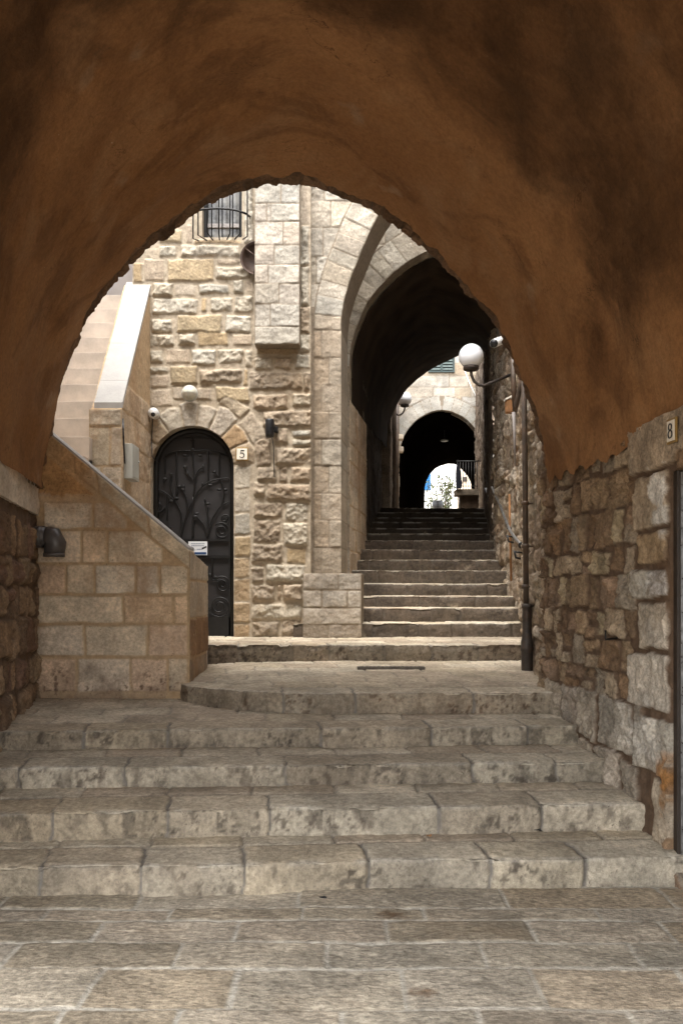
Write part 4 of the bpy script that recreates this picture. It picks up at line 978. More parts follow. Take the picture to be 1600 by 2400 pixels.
mt = thing('meter_box', 'slim grey metal meter box fixed to the stair pier', 'meter box')
MB().box(-2.205, -2.112, 8.64, 8.92, PZ(1122, 8.66), PZ(1040, 8.66), .006).build('case', M_BOX, mt)
MB().box(-2.113, -2.108, 8.66, 8.90, PZ(1117, 8.66), PZ(1045, 8.66), .002).build('lid', M_BOX, mt)
MB().lathe([(0, 0), (.012, 0), (.012, .008), (0, .010)], (-2.108, 8.88, PZ(1075, 8.66)), (1, 0, 0), 12).build('lock', M_STEEL, mt)
mb = MB(); mb.tube([(-2.2, 8.60, 3.40), (-2.19, 8.59, 3.2), (-2.185, 8.62, 2.95)], .008, 6); cb = mb.build('cable', M_BLACK, mt)

ds = thing('metal_disc', 'tarnished copper dish half hidden behind the chimney breast', 'dish')
c = P(603, 607, HY - .07)
mb = MB(); mb.lathe([(.0, -.06), (.10, -.05), (.175, -.02), (.195, .03), (.19, .034), (.165, -.005), (.10, -.035), (0, -.045)], c, (0, -1, 0), 36); mb.build('bowl', M_COPPER, ds)
mb = MB()
for a in (20, 140, 260): mb.tube([(c[0] + .18 * math.cos(R(a)), c[1] - .02, c[2] + .18 * math.sin(R(a))), (c[0], c[1] - .04, c[2])], .010, 6)
mb.sphere((c[0], c[1] - .045, c[2]), .03, 12, 8); mb.build('strut', M_COPPER, ds)
MB().box(c[0] - .02, c[0] + .02, c[1] + .03, HY, c[2] - .02, c[2] + .02).build('bracket', M_IRON, ds)

sg = thing('warning_sign', 'white and blue camera warning sign fixed on the gate', 'sign')
x0, y0, x1, y1 = 442, 1269, 486, 1301; SY = GY - .045
A = P(x0, y1, SY); B = P(x1, y0, SY)
MB().box(A[0], B[0], SY - .004, SY, A[2], B[2]).build('plate', M_SIGNW, sg)
sw, sh = B[0] - A[0], B[2] - A[2]
mb = MB(); mb.box(A[0] + .05 * sw, B[0] - .05 * sw, SY - .006, SY - .0045, A[2] + .05 * sh, A[2] + .22 * sh); mb.build('blue_band', M_SIGNB, sg)
mb = MB(); r7 = random.Random(5)
for fz_, xa, xb in ((.84, .14, .86), (.69, .16, .84)):
    mb = MB(); x = xa
    while x < xb:
        l = r7.uniform(.03, .09); mb.box(A[0] + x * sw, A[0] + min(x + l, xb) * sw, SY - .006, SY - .0045, A[2] + fz_ * sh - .006, A[2] + fz_ * sh + .006); x += l + .012
    mb.build('print', M_SIGNG, sg)
mb = MB(); mb.box(A[0] + .30 * sw, A[0] + .62 * sw, SY - .006, SY - .0045, A[2] + .375 * sh, A[2] + .40 * sh); mb.box(A[0] + .45 * sw, A[0] + .7 * sw, SY - .006, SY - .0045, A[2] + .401 * sh, A[2] + .46 * sh)
mb.build('emblem', M_SIGNG, sg)
mb = MB()
for sx, dr_ in ((.16, 1), (.84, -1)):
    mb = MB(); cx = A[0] + sx * sw; cz = A[2] + .54 * sh
    mb.prism([(cx - .028, SY - .0045, cz + .012 * dr_ + .012), (cx + .028, SY - .0045, cz - .012 * dr_ + .010), (cx + .028, SY - .0045, cz - .012 * dr_ - .010), (cx - .028, SY - .0045, cz + .012 * dr_ - .012)], (0, -.0015, 0)); mb.build('camera_pictogram', M_BLACK, sg)

el_ = thing('drain_elbow', 'dark grey plastic pipe elbow sticking out of the parapet corner', 'pipe')
c0 = P(78, 1258, PY - .12); c1 = P(127, 1258, PY - .12); c2 = P(127, 1302, PY - .12)
mb = MB(); mb.tube([c0, (c1[0] - .05, c1[1], c1[2])], .083, 24); mb.tube([(c1[0] - .06, c1[1], c1[2]), (c1[0] - .01, c1[1], c1[2] - .004), (c1[0] + .012, c1[1], c1[2] - .05), c2], [.086, .09, .09, .083], 24); mb.build('elbow', M_PVC, el_)
mb = MB(); mb.tube([(c0[0] + .03, c0[1], c0[2]), (c0[0] + .09, c0[1], c0[2])], .092, 24); mb.tube([(c2[0], c2[1], c2[2] + .02), (c2[0], c2[1], c2[2] - .01)], .088, 24); mb.build('collar', M_PVC, el_)
MB().box(c0[0] - .12, c0[0] + .05, c0[1] - .05, PY + .05, c0[2] - .06, c0[2] + .06).build('stub', M_PVC, el_)

# ------------------------------------------------------------------ stone bench and free arch
bench = thing('stone_bench', 'low block of dressed stone at the foot of the arch pier', 'stone block')
NY = 9.68; r8 = random.Random(14); bb = []
def qb(x, y): return PX(400 + x / 3.136, NY), PZ(1350 + y / 3.136, NY)
for (xs, ya, yb2) in (([972, 1232, 1400], -20, 100), ([972, 1112, 1296, 1400], 104, 232), ([972, 1400], 236, 355)):
    for x0, x1 in zip(xs, xs[1:]):
        p0 = qb(x0, yb2); p1 = qb(x1, ya); bb.append(st(rect(p0[0], p1[0], p0[1], p1[1], r8, .003), vary((.58, .50, .40), r8, .05), .008, .010, .010))
u0, u1 = qb(972, 0)[0], qb(1400, 0)[0]; v0, v1 = qb(0, 355)[1], qb(0, -20)[1]; bb.append(st(rect(u0 - .1, u0 + .28, v0 - .22, v0 - .005, r8, .003), (.45, .37, .28), .004, .014, .015)); bb.append(st(rect(u0 + .285, u1 + .1, v0 - .22, v0 - .005, r8, .003), (.48, .40, .31), .004, .014, .015))
panel('front', M_ASH, front(NY), u0, u1, v0 - .2, v1, .011, bb, ext=(.04, .46, 0), parent=bench, seed=131, gap=.004, warp=.005)
MB().box(u0 + .005, u1 + .002, NY + .012, 10.1, v1 - .04, v1 - .002).build('top_slab', M_COPE if False else M_PALE, bench)

arch = thing('stone_arch', 'free standing pointed stone arch on a tall pier beside the house', 'arch')
AY = 10.0; AL, AR = PX(722, AY), 2.35
intr = [(799, 1470), (799, 775), (800, 745), (806, 704), (821, 653), (842, 602), (867, 541), (892, 495), (925, 448), (965, 405), (1010, 370)]
I = [(PX(x, AY), PZ(y, AY)) for x, y in intr]; ax_ = I[-1][0]
Ifull = I + [(2 * ax_ - x, z) for x, z in I[-2::-1]]
hole = poly_sdf(Ifull)
ring_t = 64 / F * AY
Ic = resample(I[1:], 60)
tg = np.gradient(Ic, axis=0); tg /= np.linalg.norm(tg, axis=1)[:, None]; On = np.stack([-tg[:, 1], tg[:, 0]], -1)
Ec = Ic + On * ring_t * np.linspace(1.0, 1.15, 60)[:, None]
ast = []; r9 = random.Random(17)
kk = list(np.linspace(0, 59, 14).astype(int))
for a, b_ in zip(kk, kk[1:]):
    ast.append(st([tuple(Ic[a]), tuple(Ic[b_]), tuple(Ec[b_]), tuple(Ec[(a + b_) // 2]), tuple(Ec[a])], vary(r9.choice(PAL_ASH), r9, .05), .010, .008, .008))
    ast.append(st([(2 * ax_ - p[0], p[1]) for p in (tuple(Ic[a]), tuple(Ic[b_]), tuple(Ec[b_]), tuple(Ec[a]))], vary(r9.choice(PAL_ASH), r9, .05), .010, .008, .008))
v = 1.5
zt_ = I[1][1]; nrow = 10; rh = (zt_ - 1.55) / nrow
for i in range(nrow):
    za_, zb_ = 1.55 + rh * i, 1.55 + rh * (i + 1)
    sp_ = I[0][0] - ring_t * (.72 if i % 2 else .45)
    ast.append(st(rect(sp_, I[0][0] + .03, za_, zb_, r9, .003), vary(r9.choice([(.60, .50, .38), (.62, .53, .41), (.57, .47, .35)]), r9, .05), .010, .010, .010))
    ast.append(st(rect(I[0][0] - ring_t, sp_, za_, zb_, r9, .003), vary((.54, .43, .31), r9, .06), .008, .010, .010))
outside = poly_sdf([tuple(p) for p in Ec] + [(2 * ax_ - p[0], p[1]) for p in Ec[::-1]] + [(2 * ax_ - Ec[0][0], 0), (Ec[0][0], 0)])
ast += courses(AL - .05, AR, 5.0, 7.6, (.26, .36), (.28, .5), PAL_ASH, 18, .003, (.006, .012), (.008, .02), (.008, .012), 0, clip=True)
ast.append(st([(AL, 1.3), (I[0][0] - ring_t - .01, 1.3), (I[0][0] - ring_t - .01, 5.0), (AL, 5.0)], (.52, .42, .31), .004, .01, .01))
panel('arch_wall', M_ASH, front(AY), AL, AR, 1.15, 7.12, .012, ast, sdf=lambda U, V: -hole(U, V), ext=(.078, .60, 0), parent=arch, seed=141, gap=.003, warp=.004, mrough=.002, clipf=lambda U, V: -outside(U, V))

# ------------------------------------------------------------------ tunnel house
tun = thing('tunnel_house', 'stone house bridging the alley with a long dark vaulted tunnel', 'house')
TY = 11.2
npx = [(819, 1290), (819, 943), (819, 860), (821, 816), (832, 775), (857, 714), (888, 673), (923, 638), (959, 610), (995, 590), (1014, 584)]
Nn = [(PX(x, TY), PZ(y, TY)) for x, y in npx]; tx_ = Nn[-1][0]
Nfull = Nn + [(2 * tx_ - x, z) for x, z in Nn[-2::-1]]
hole2 = poly_sdf([(Nfull[0][0], .5)] + Nfull + [(Nfull[-1][0], .5)])
Jc = resample(Nn[2:], 60); tg = np.gradient(Jc, axis=0); tg /= np.linalg.norm(tg, axis=1)[:, None]; On = np.stack([-tg[:, 1], tg[:, 0]], -1)
JE = Jc + On * .36
tst = []; r10 = random.Random(23); kk = list(np.linspace(0, 59, 12).astype(int))
for a, b_ in zip(kk, kk[1:]):
    for m_ in (0, 1):
        q_ = [tuple(Jc[a]), tuple(Jc[b_]), tuple(JE[b_]), tuple(JE[a])]
        if m_: q_ = [(2 * tx_ - p[0], p[1]) for p in q_]
        tst.append(st(q_, vary(r10.choice(PAL_ASH), r10, .05), .008, .007, .007))
out2 = poly_sdf([tuple(p) for p in JE] + [(2 * tx_ - p[0], p[1]) for p in JE[::-1]])
tst += courses(-.6, 2.6, 4.62, 8.2, (.26, .36), (.3, .55), PAL_ASH, 24, .003, (.005, .010), (.006, .012), (.007, .01), 0, clip=True)
tst += courses(-.6, 2.6, 1.6, 4.62, (.26, .36), (.3, .5), [(.56, .46, .34), (.60, .50, .38)], 25, .003, (.005, .010), (.006, .012), (.007, .01), 0)
panel('front_wall', M_ASH, front(TY), -.6, 2.5, 1.6, 8.0, .013, tst, sdf=lambda U, V: -hole2(U, V), ext=(.03, .26, 0), parent=tun, seed=151, gap=.0025, warp=.003, mrough=.002, clipf=lambda U, V: -out2(U, V))
# tunnel vault lofted to its far mouth
fpx = [(902, 1195), (902, 1050), (904, 1000), (914, 974), (928, 943), (947, 915), (972, 890), (1003, 868), (1034, 851), (1074, 832), (1110, 820), (1136, 814), (1145, 818), (1150, 835), (1150, 1195)]
FYt = 18.2
Ff = [(PX(x, FYt), PZ(y, FYt)) for x, y in fpx]
a_ = resample(Nn[1:] + [(2 * tx_ - x, z) for x, z in Nn[-2:0:-1]], 90); b2 = resample(Ff[1:-1], 90)
rows = []
for k in range(50):
    t_ = k / 49; y = TY + .25 + (FYt - TY - .25) * t_; c_ = a_ * (1 - t_) + b2 * t_
    hh_ = (fbm(np.linspace(0, 8, 90), np.full(90, y * 1.2), 6, 4) - .5) * .08
    rows.append(np.stack([c_[:, 0] + .04, np.full(90, y), c_[:, 1] + hh_], -1))
Vv = np.concatenate(rows); ids = np.arange(50 * 90).reshape(50, 90)
q = np.stack([ids[:-1, :-1], ids[:-1, 1:], ids[1:, 1:], ids[1:, :-1]], -1).reshape(-1, 4)
mesh_np('vault', Vv, [q], M_GLOOM, tun)
TW = Poly([(11.2, .106), (12.85, .37)], -1)
tw = courses(0, 1.7, 1.6, 4.2, (.24, .33), (.35, .6), [(.60, .48, .36), (.63, .52, .39), (.56, .44, .32)], 27, .003, (.006, .014), (.008, .015), (.01, .014), 0)
panel('inner_wall', M_PAR, TW.map, 0, TW.s[-1], 1.6, 4.20, .013, tw, parent=tun, seed=161, gap=.004, warp=.005, ext=(-.2, .05, 0))
TD = Poly([(12.85, .30), (18.2, .84)], -1)
panel('inner_wall', M_DARK, TD.map, 0, TD.s[-1], 1.8, 4.9, .03, courses(0, 6, 1.8, 4.9, (.25, .4), (.3, .6), [(.10, .08, .06), (.13, .10, .075)], 28), parent=tun, seed=163, ext=(-.2, 0, 0))  # far stretch: stone colours darkened for the tunnel's shade
mb = MB(); mb.box(-1.2, 4.2, TY + .3, FYt - .05, 7.05, 8.0); mb.box(-1.2, .82, FYt - .3, FYt, 2, 8.0); mb.box(-1.2, .05, TY + .28, FYt - .3, 1, 7.0)
mb.build('upper_storey', M_PALE, tun)

# ------------------------------------------------------------------ alley wall on the right
alley = thing('alley_wall', 'tall weathered rubble wall running up the right side of the steps', 'wall')
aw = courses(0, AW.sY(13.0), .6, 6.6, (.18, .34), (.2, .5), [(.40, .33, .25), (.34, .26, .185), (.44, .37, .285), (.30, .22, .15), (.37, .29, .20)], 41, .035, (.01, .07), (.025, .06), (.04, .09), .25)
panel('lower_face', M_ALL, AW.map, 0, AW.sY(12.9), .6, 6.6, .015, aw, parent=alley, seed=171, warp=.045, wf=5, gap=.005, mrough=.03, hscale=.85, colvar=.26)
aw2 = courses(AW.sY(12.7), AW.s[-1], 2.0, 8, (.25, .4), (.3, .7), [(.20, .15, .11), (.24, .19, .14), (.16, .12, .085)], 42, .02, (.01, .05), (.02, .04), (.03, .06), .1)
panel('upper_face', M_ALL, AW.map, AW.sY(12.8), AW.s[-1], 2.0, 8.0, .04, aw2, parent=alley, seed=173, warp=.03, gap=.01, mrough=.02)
mb = MB(); mb.add([(*AW.at(np.array([AW.sY(Y)]))[0], z) for Y in (6.7, 8.6, 10.2, 13) for z in (6.58, 8.0)], [(0, 2, 3, 1), (2, 4, 5, 3), (4, 6, 7, 5)]); mb.build('upper_courses', M_PALE, alley)

# ------------------------------------------------------------------ things on the alley wall
def globe_lamp(label, c, r_, wall_pt, group='white globe lamps of the alley'):
    t_ = thing('globe_lamp', label, 'street lamp', group)
    MB().sphere(c, r_, 32, 20).build('globe', M_OPAL, t_)
    MB().lathe([(0, -.02), (.085, -.02), (.10, .0), (.098, .03), (.07, .04)], (c[0], c[1], c[2] - r_ * 1.02), (0, 0, 1), 24).build('cap', M_CAST, t_)
    s_ = 1 if wall_pt[0] > c[0] else -1; zb_ = c[2] - r_ * 1.02
    MB().tube([(c[0], c[1], zb_), (c[0] + s_ * .005, c[1], zb_ - .08), (c[0] + s_ * .04, c[1], zb_ - .16), (c[0] + s_ * .10, c[1], zb_ - .205), (c[0] + s_ * .16, c[1], zb_ - .215), wall_pt], .019, 10).build('arm', M_CAST, t_)
    MB().box(wall_pt[0] - .015, wall_pt[0] + .03, wall_pt[1] - .05, wall_pt[1] + .05, wall_pt[2] - .08, wall_pt[2] + .08, .005).build('wall_plate', M_CAST, t_)
    return t_
lc = P(1103, 835, 10.85); globe_lamp('large white globe lamp on a curved iron arm from the right wall', lc, .156, (AW.xY(10.85) - .02, 10.85, PZ(877, 10.85)))
lc2 = P(948, 935, 19.6); globe_lamp('far small white globe lamp half hidden by the tunnel mouth', lc2, .158, (1.16, 19.6, PZ(957, 19.6)))

bc = thing('bullet_camera', 'white bullet security camera high on the weathered right wall', 'camera')
e0 = np.array(P(1157, 805, 10.2)); e1 = np.array(P(1178, 796, 10.55))
MB().tube([tuple(e0), tuple(e0 * .1 + e1 * .9), tuple(e1)], [.052, .05, .03], 18).build('body', M_WHITE, bc)
dv = (e0 - e1) / np.linalg.norm(e0 - e1)
MB().lathe([(0, .0), (.047, .0), (.047, .012), (0, .012)], tuple(e0), tuple(dv), 20).build('lens', M_BLACK, bc)
MB().tube([tuple(e1), (AW.xY(10.6) + .02, 10.6, e1[2] + .03)], .02, 8).build('bracket', M_WHITE, bc)

dp = thing('downpipe', 'brown downpipe with a thick black cast iron foot on the landing', 'pipe')
pb = P(1235, 1571, 7.92); X0, Y0 = pb[0], pb[1]
mb = MB(); mb.tube([(X0 - .012, Y0, PZ(1440, Y0)), (X0 - .02, Y0, 2.6), (X0 - .045, Y0, 4.6)], .026, 14); mb.build('upper_pipe', M_BROWNP, dp)
zf = .90
mb = MB(); mb.lathe([(0.052, zf), (.054, zf + .20), (.060, zf + .21), (.060, zf + .235), (.054, zf + .25), (.056, zf + .29), (.048, zf + .32), (.043, zf + .38), (.043, zf + .50), (.046, zf + .51), (.046, zf + .53), (.043, zf + .56), (.044, zf + .60), (.05, zf + .605), (.05, zf + .63), (.027, zf + .64)], (X0 - .004, Y0, 0), (0, 0, 1), 22); mb.build('cast_iron_foot', M_CAST, dp)
mb = MB()
for y in (1280, 1375, 1180, 1420):
    mb = MB(); z = PZ(y, Y0); mb.lathe([(.027, -.02), (.036, -.018), (.036, .018), (.027, .02)], (X0 - .02, Y0, z), (0, 0, 1), 16); mb.tube([(X0 - .02, Y0, z), (X0 + .09, Y0 + .02, z)], .008, 6); mb.build('pipe_clip', M_BROWNP, dp)


cp = thing('conduit_pair', 'two short brown cable pipes hanging down below the vault edge', 'pipe')
mb = MB(); mb.tube([P(1200, 800, 9.6), P(1203, 900, 9.6), P(1206, 955, 9.6)], .03, 12); mb.build('straight_pipe', M_BROWNP, cp)
mb = MB(); mb.tube([P(1221, 870, 9.4), P(1218, 905, 9.45), P(1209, 950, 9.5), P(1205, 962, 9.55)], .028, 12); mb.build('bent_pipe', M_BROWNP, cp)
mb = MB(); mb.tube([P(1203, 966, 9.7), P(1205, 1010, 9.7), P(1206, 1090, 9.7)], [.02, .018, .01], 8); mb.build('white_cable', M_GREYW, cp)
jb2 = thing('junction_box', 'tilted cream junction box on the right wall under the cable pipes', 'box')
c = P(1194, 952, 9.95)
MB().box(c[0] - .05, c[0] + .05, c[1] - .05, c[1] + .05, c[2] - .08, c[2] + .07, .01).build('case', M_RUST, jb2); MB().prism([(c[0] - .06, c[1] - .06, c[2] + .06), (c[0] + .06, c[1] - .06, c[2] + .12), (c[0] + .06, c[1] - .06, c[2] + .14), (c[0] - .06, c[1] - .06, c[2] + .08)], (0, .12, 0)).build('lid', M_TILE, jb2)

rc = thing('rusty_conduit', 'thin orange rusty conduit standing against the right wall by the handrail', 'pipe')
MB().tube([P(1193, 1158, 10.75), P(1195, 1260, 10.75), P(1197, 1362, 10.75)], .014, 12).build('tube', M_RUST, rc)
MB().box(*[v for v in (PX(1193, 10.75) - .02, PX(1193, 10.75) + .12, 10.73, 10.79)], PZ(1240, 10.75), PZ(1236, 10.75)).build('clip', M_IRON, rc)

hr = thing('handrail', 'worn steel handrail on black brackets along the right wall', 'handrail')
hp = [P(1152, 1142, 12.9), P(1160, 1160, 12.4), P(1170, 1182, 11.9), P(1180, 1208, 11.3), P(1195, 1245, 10.5), P(1212, 1268, 9.75), P(1221, 1278, 9.45)]
MB().tube(hp, .017, 12).build('rail', M_STEEL, hr)
mb = MB(); e = hp[-1]; mb.lathe([(0, -.01), (.036, -.01), (.036, .015), (0, .015)], e, (-.1, -.9, -.2), 16); mb.build('end_cap', M_IRON, hr)
mb = MB()
for Yb, pz in ((9.6, hp[-1]), (10.45, hp[-3])):
    mb = MB(); mb.tube([(pz[0] - .05, Yb, pz[2] - .05), (pz[0] - .03, Yb, pz[2] - .13), (pz[0] + .06, Yb, pz[2] - .15), (AW.xY(Yb) + .05, Yb, pz[2] - .15)], .013, 8); mb.tube([(pz[0] - .04, Yb + .05, pz[2] - .06), (AW.xY(Yb) + .05, Yb + .05, pz[2] - .08)], .010, 8); mb.build('bracket', M_IRON, hr)
hr2 = thing('handrail', 'short far piece of steel handrail in the tunnel shade', 'handrail')
MB().tube([P(1138, 1146, 14.6), P(1144, 1158, 14.0), P(1147, 1165, 13.6)], .024, 10).build('rail', M_STEEL, hr2)
MB().tube([P(1146, 1158, 13.9), (AW.xY(13.9) + .03, 13.9, PZ(1160, 13.9))], .012, 8).build('bracket', M_IRON, hr2)

pin = thing('iron_pin', 'bent black iron hinge pin in the rubble beside the doorway', 'iron pin')
q_ = RW.map(np.array([RW.sY(5.45)] * 3), np.array([1.34, 1.33, 1.39]), np.array([.01, .09, .09])); mb = MB(); mb.tube([tuple(a) for a in q_], .007, 8); mb.build('pin', M_IRON, pin)

dg = thing('drain_grate', 'narrow dark drain slot set in the middle of the curved landing', 'drain')
gy0, gy1 = 7.97, 8.05; gzz = lambda Y: .861 + .05 * (Y - 6.6) + .006
mb = MB()
for k in range(16):
    x = PX(842, 8) + k * .038; mb.box(x, x + .022, gy0, gy1, gzz(8) - .01, gzz(8.05) + .008)
M_GRATE = plain('dusty_iron', (.13, .115, .095), .8, 0, .3, 14, .3, .2)
mb.build('bars', M_GRATE, dg)
xa, xb = PX(842, 8) - .02, PX(842, 8) + .61
mb = MB(); mb.box(xa, xb, gy0 - .02, gy0, gzz(8) - .02, gzz(8.05) + .010); mb.box(xa, xb, gy1, gy1 + .02, gzz(8) - .02, gzz(8.05) + .010); mb.box(xa, xa + .02, gy0, gy1, gzz(8) - .02, gzz(8.05) + .010); mb.box(xb - .02, xb, gy0, gy1, gzz(8) - .02, gzz(8.05) + .010); mb.build('frame', M_GRATE, dg)

# ------------------------------------------------------------------ second courtyard
CL = Poly([(18.2, 1.02), (22, 1.40), (25.2, 1.68)], -1)
cw = thing('courtyard_wall', 'narrow strip of shaded stone wall left of the far archway', 'wall')
panel('wall_face', M_ALL, CL.map, 0, CL.s[-1], 3.2, 8.0, .04, courses(0, 8, 3.2, 8, (.3, .4), (.4, .8), [(.36, .28, .2), (.30, .24, .18)], 44, .02), parent=cw, seed=181, ext=(-.3, 0, 0))
mb = MB()
for Y, z0_, z1_ in ((19.2, 3.6, 7.4), (21.0, 3.4, 7.0)): mb = MB(); mb.tube([(CL.xY(Y) + .06, Y, z0_), (CL.xY(Y) + .06, Y, z1_)], .05, 10); mb.build('drainpipe', M_BROWNP, cw)
mb = MB()
for Y, z in ((23.5, 6.95), (23.2, 5.9), (23.4, 5.6)): mb.box(CL.xY(Y) - .02, CL.xY(Y) + .18, Y, Y + .3, z, z + .14, .03); mb.build('corbel', M_BEIGEH, cw); mb = MB()

far = thing('arch_house', 'sunlit stone house front with a pointed archway at the end of the tunnel', 'house')
RY = 25.0
apx = [(934, 1260), (934, 1077), (938, 1048), (946, 1022), (957, 1004), (975, 984), (993, 973), (1013, 964), (1035, 960)]
K = [(PX(x, RY), PZ(y, RY)) for x, y in apx]; kx = K[-1][0]; Kf = K + [(2 * kx - x, z) for x, z in K[-2::-1]]
hole3 = poly_sdf(Kf)
Jc = resample(K[1:], 40); tg = np.gradient(Jc, axis=0); tg /= np.linalg.norm(tg, axis=1)[:, None]; JE = Jc + np.stack([-tg[:, 1], tg[:, 0]], -1) * .42
r11 = random.Random(29); kst = []; kk = list(np.linspace(0, 39, 10).astype(int))
for a, b_ in zip(kk, kk[1:]):
    for m_ in (0, 1):
        q_ = [tuple(Jc[a]), tuple(Jc[b_]), tuple(JE[b_]), tuple(JE[a])]
        if m_: q_ = [(2 * kx - p[0], p[1]) for p in q_]
        kst.append(st(q_, vary((.60, .56, .48), r11, .03), .004, .006, .01))
out3 = poly_sdf([tuple(p) for p in JE] + [(2 * kx - p[0], p[1]) for p in JE[::-1]])
kst += courses(1.0, 4.6, 5.6, 9.6, (.26, .36), (.4, .8), [(.60, .53, .43), (.62, .56, .47), (.58, .47, .34), (.64, .59, .51)], 46, .004, (.004, .01), (.006, .012), (.01, .015), 0, clip=True)
SX0, SX1, SZ0, SZ1 = PX(1006, RY), PX(1061, RY), PZ(870, RY), PZ(790, RY)
panel('front_wall', M_ASH, front(RY), 1.2, 4.5, 3.0, 9.5, .03, kst, sdf=lambda U, V: -hole3(U, V), ext=(0, .4, 0), parent=far, seed=191, gap=.004, warp=.006, clipf=lambda U, V: -out3(U, V))
mb = MB(); mb.box(SX0 - .04, SX1 + .04, RY - .05, RY + .05, SZ0 - .04, SZ0); mb.box(SX0 - .04, SX0, RY - .05, RY + .05, SZ0, SZ1); mb.box(SX1, SX1 + .04, RY - .05, RY + .05, SZ0, SZ1); mb.box((SX0 + SX1) / 2 - .03, (SX0 + SX1) / 2 + .03, RY - .06, RY - .02, SZ0, SZ1)
mb.box(SX0, SX1, RY - .02, RY + .04, SZ0, SZ1)
win2 = mb.build('window_shutter', M_GREEN, far)
mb = MB(); z = SZ0 + .03
while z < SZ1: mb.prism([(SX0 + .02, RY - .06, z), (SX0 + .02, RY - .025, z + .045), (SX0 + .02, RY - .025, z + .055), (SX0 + .02, RY - .06, z + .012)], (SX1 - SX0 - .04, 0, 0)); z += .085
mb.build('louvre', plain('pale_green_louvre', (.075, .10, .092), .5, 0, .15, 8), win2)
# its tunnel
gpx = [(994, 1195), (995, 1142), (998, 1129), (1007, 1111), (1020, 1098), (1031, 1092), (1049, 1087), (1066, 1088), (1075, 1094), (1087, 1106), (1098, 1120), (1103, 1134), (1105, 1144), (1106, 1195)]
GYt = 33.0
a_ = resample([(x + 0, z) for x, z in Kf], 70); b2 = resample([(PX(x, GYt), PZ(y, GYt)) for x, y in gpx], 70)
rows = []
for k in range(16):
    t_ = k / 15; c_ = a_ * (1 - t_) + b2 * t_; rows.append(np.stack([c_[:, 0], np.full(70, RY + .2 + (GYt - RY - .2) * t_), c_[:, 1]], -1))
Vv = np.concatenate(rows); ids = np.arange(16 * 70).reshape(16, 70); q = np.stack([ids[:-1, :-1], ids[:-1, 1:], ids[1:, 1:], ids[1:, :-1]], -1).reshape(-1, 4)
mesh_np('vault', Vv, [q], M_GLOOM2, far)
mb = MB(); mb.box(0, 6.5, RY + .5, GYt, 7.4, 9.5); mb.build('roof_mass', M_PALE, far)
lg = thing('ceiling_lamp', 'faint small lamp under the ceiling of the far dark archway', 'lamp')
c = P(1041, 1032, 27.5); MB().lathe([(0, -.03), (.12, -.03), (.13, .0), (.05, .03), (0, .04)], c, (0, 0, 1), 20).build('shade', M_BOX, lg)
MB().tube([(c[0], c[1], c[2] + .03), (c[0], c[1], c[2] + .9)], .008, 6).build('cord', M_BLACK, lg)

bal = thing('balcony', 'stone balcony with iron railing on the right below the far arch', 'balcony')
QY = 22.0; bx0, bx1 = PX(1069, QY), AW.xY(22.0) + .1
MB().box(bx0, bx1, QY, QY + .5, PZ(1160, QY), PZ(1146, QY), .01).build('slab', plain('weathered_slab', (.10, .08, .058), .9, 0, .35, 6, .6, .2), bal)
MB().box(bx0 + .12, bx1, QY + .12, QY + .48, 3.2, PZ(1160, QY) - .003).build('support_wall', M_GLOOM, bal)
mb = MB(); zb_, zt2 = PZ(1146, QY), PZ(1080, QY)
for k in range(9): x = bx0 + .03 + k * (bx1 - bx0 - .12) / 8; mb.tube([(x, QY + .04, zb_), (x, QY + .04, zt2)], .009, 6)
mb.tube([(bx0, QY + .04, zt2), (bx1, QY + .04, zt2)], .015, 6); mb.tube([(bx0, QY + .04, zb_ + .08), (bx1, QY + .04, zb_ + .08)], .010, 6); mb.build('railing', M_IRON, bal)
MB().tube([P(1074, 1161, QY + .05), P(1075, 1192, QY + .05)], .022, 8).build('post', M_GREYW, bal)
ct = thing('dark_coat', 'long dark garment hanging at the corner of the balcony railing', 'garment')
pts = [(1069, 1145), (1068, 1110), (1069, 1096), (1071, 1087), (1074, 1086), (1077, 1096), (1080, 1106), (1081, 1125), (1083, 1131), (1081, 1144)]
MB().prism([P(x, y, QY - .06) for x, y in pts], (0, .09, 0)).build('cloth', M_CLOTH, ct)
MB().tube([P(1072, 1087, QY - .015), P(1072, 1078, QY + .02), P(1073, 1080, QY + .05)], .006, 6).build('hook', M_IRON, ct)
cbl = thing('hanging_cable', 'thin pale cable slanting down across the far house front', 'cable')
MB().tube([P(1088, 868, 24.6), P(1103, 905, 24.4), P(1118, 935, 24.2)], .012, 6).build('wire', M_WHITE, cbl)

# ------------------------------------------------------------------ beyond the last arch
wh = thing('white_house', 'bright white house wall with blue shutter seen through the last arch', 'house')
MB().box(PX(960, 40), PX(1070, 40), 40, 44, 3, 10).build('wall', M_WHITEH, wh)
mb = MB(); mb.box(PX(984, 40), PX(1008, 40), 39.93, 40.0, PZ(1149, 40), PZ(1095, 40)); bs = mb.build('shutter', M_BLUE, wh)
mb = MB(); z = PZ(1149, 40) + .05
while z < PZ(1097, 40): mb.box(PX(985, 40), PX(1007.5, 40), 39.9, 39.93, z, z + .05); z += .1
mb.build('louvre', M_BLUE, bs)
bh = thing('beige_house', 'sunlit beige house beside the white one behind the balcony', 'house')
MB().box(PX(1070, 48), PX(1150, 48), 48, 52, 3, 11).build('wall', M_BEIGEH, bh)
MB().box(PX(1083, 48), PX(1094, 48), 47.93, 48, PZ(1129, 48), PZ(1118, 48)).build('window', M_WOOD, bh)
sh = thing('potted_shrub', 'tall leafy green shrub in front of the white house wall', 'shrub')
r12 = random.Random(33); HYs = 37.0; base = P(1030, 1192, HYs); stems = MB(); lA = MB(); lB = MB()
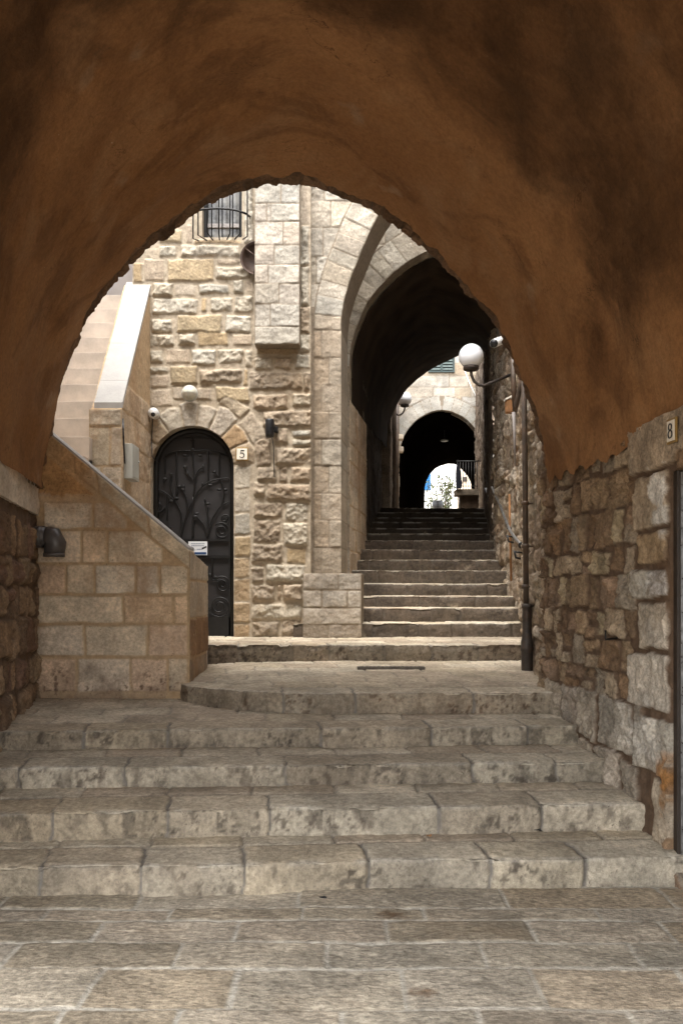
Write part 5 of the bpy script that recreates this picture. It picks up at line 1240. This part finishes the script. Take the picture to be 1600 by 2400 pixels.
for k in range(15):
    ex = r12.uniform(1000, 1062); ey = r12.uniform(1105, 1150) + abs(ex - 1035) * .8
    e = np.array(P(ex, ey, HYs + r12.uniform(-.4, .4))); b0 = np.array((base[0] + r12.uniform(-.15, .15), HYs, 3.56))
    mid_ = (b0 + e) / 2 + np.array([r12.uniform(-.1, .1), 0, .1]); stems.tube([tuple(b0), tuple(mid_), tuple(e)], [.02, .014, .006], 5)
    for j in range(130):
        t_ = r12.uniform(.12, 1.05); p = b0 * (1 - t_) + e * t_ + np.array([r12.gauss(0, .13), r12.gauss(0, .13), r12.gauss(0, .11)])
        a = Vector((r12.gauss(0, 1), r12.gauss(0, 1), r12.gauss(0, 1))).normalized(); b_ = a.cross(Vector((r12.gauss(0, 1), r12.gauss(0, 1), r12.gauss(0, 1)))).normalized(); l = r12.uniform(.05, .11)
        P0 = Vector(p); (lA if r12.random() < .55 else lB).add([P0 - a * l, P0 + b_ * l * .3, P0 + a * l, P0 - b_ * l * .3], [(0, 1, 2, 3)])
stems.build('stem', M_BARK, sh); lA.build('leaves', M_LEAF, sh); lB.build('leaves', M_LEAFB, sh)
pt = thing('plant_pot', 'round dark plant pot at the foot of the green shrub', 'pot')
c = P(1025, 1181, 36.2)
MB().lathe([(0, -.30), (.16, -.30), (.22, -.12), (.235, .0), (.20, .10), (.21, .13), (.18, .13), (.17, .06), (0, .06)], c, (0, 0, 1), 24).build('vessel', M_BLACK, pt)

# ------------------------------------------------------------------ litter on the pavement
def leaf(label, x, y, d, z, r_, mat, grp='fallen leaves on the steps'):
    mb = MB(); c = (PX(x, d), d, z); pts = []
    for k in range(10):
        a = k / 10 * 6.283; rr = r_ * (1 + .35 * math.sin(3 * a + x)); pts.append((c[0] + rr * math.cos(a) * 1.5, c[1] + rr * math.sin(a), c[2] + .004 * math.sin(2 * a)))
    mb.prism(pts, (0, 0, .003)); o_ = mb.build('fallen_leaf', mat); tag(o_, label, 'leaf', grp)
leaf('tiny dark scrap lying on the second tread near the right end', 1261, 1954, 5.02 + .03, .222, .014, M_BLACK)
leaf('tiny orange leaf scrap lying on the lowest tread', 1005, 1961, 4.93, .222, .010, M_RUST)
leaf('small dark twig scrap on the pavement near the lowest riser', 757, 2108, 4.43, .042, .012, M_BLACK)
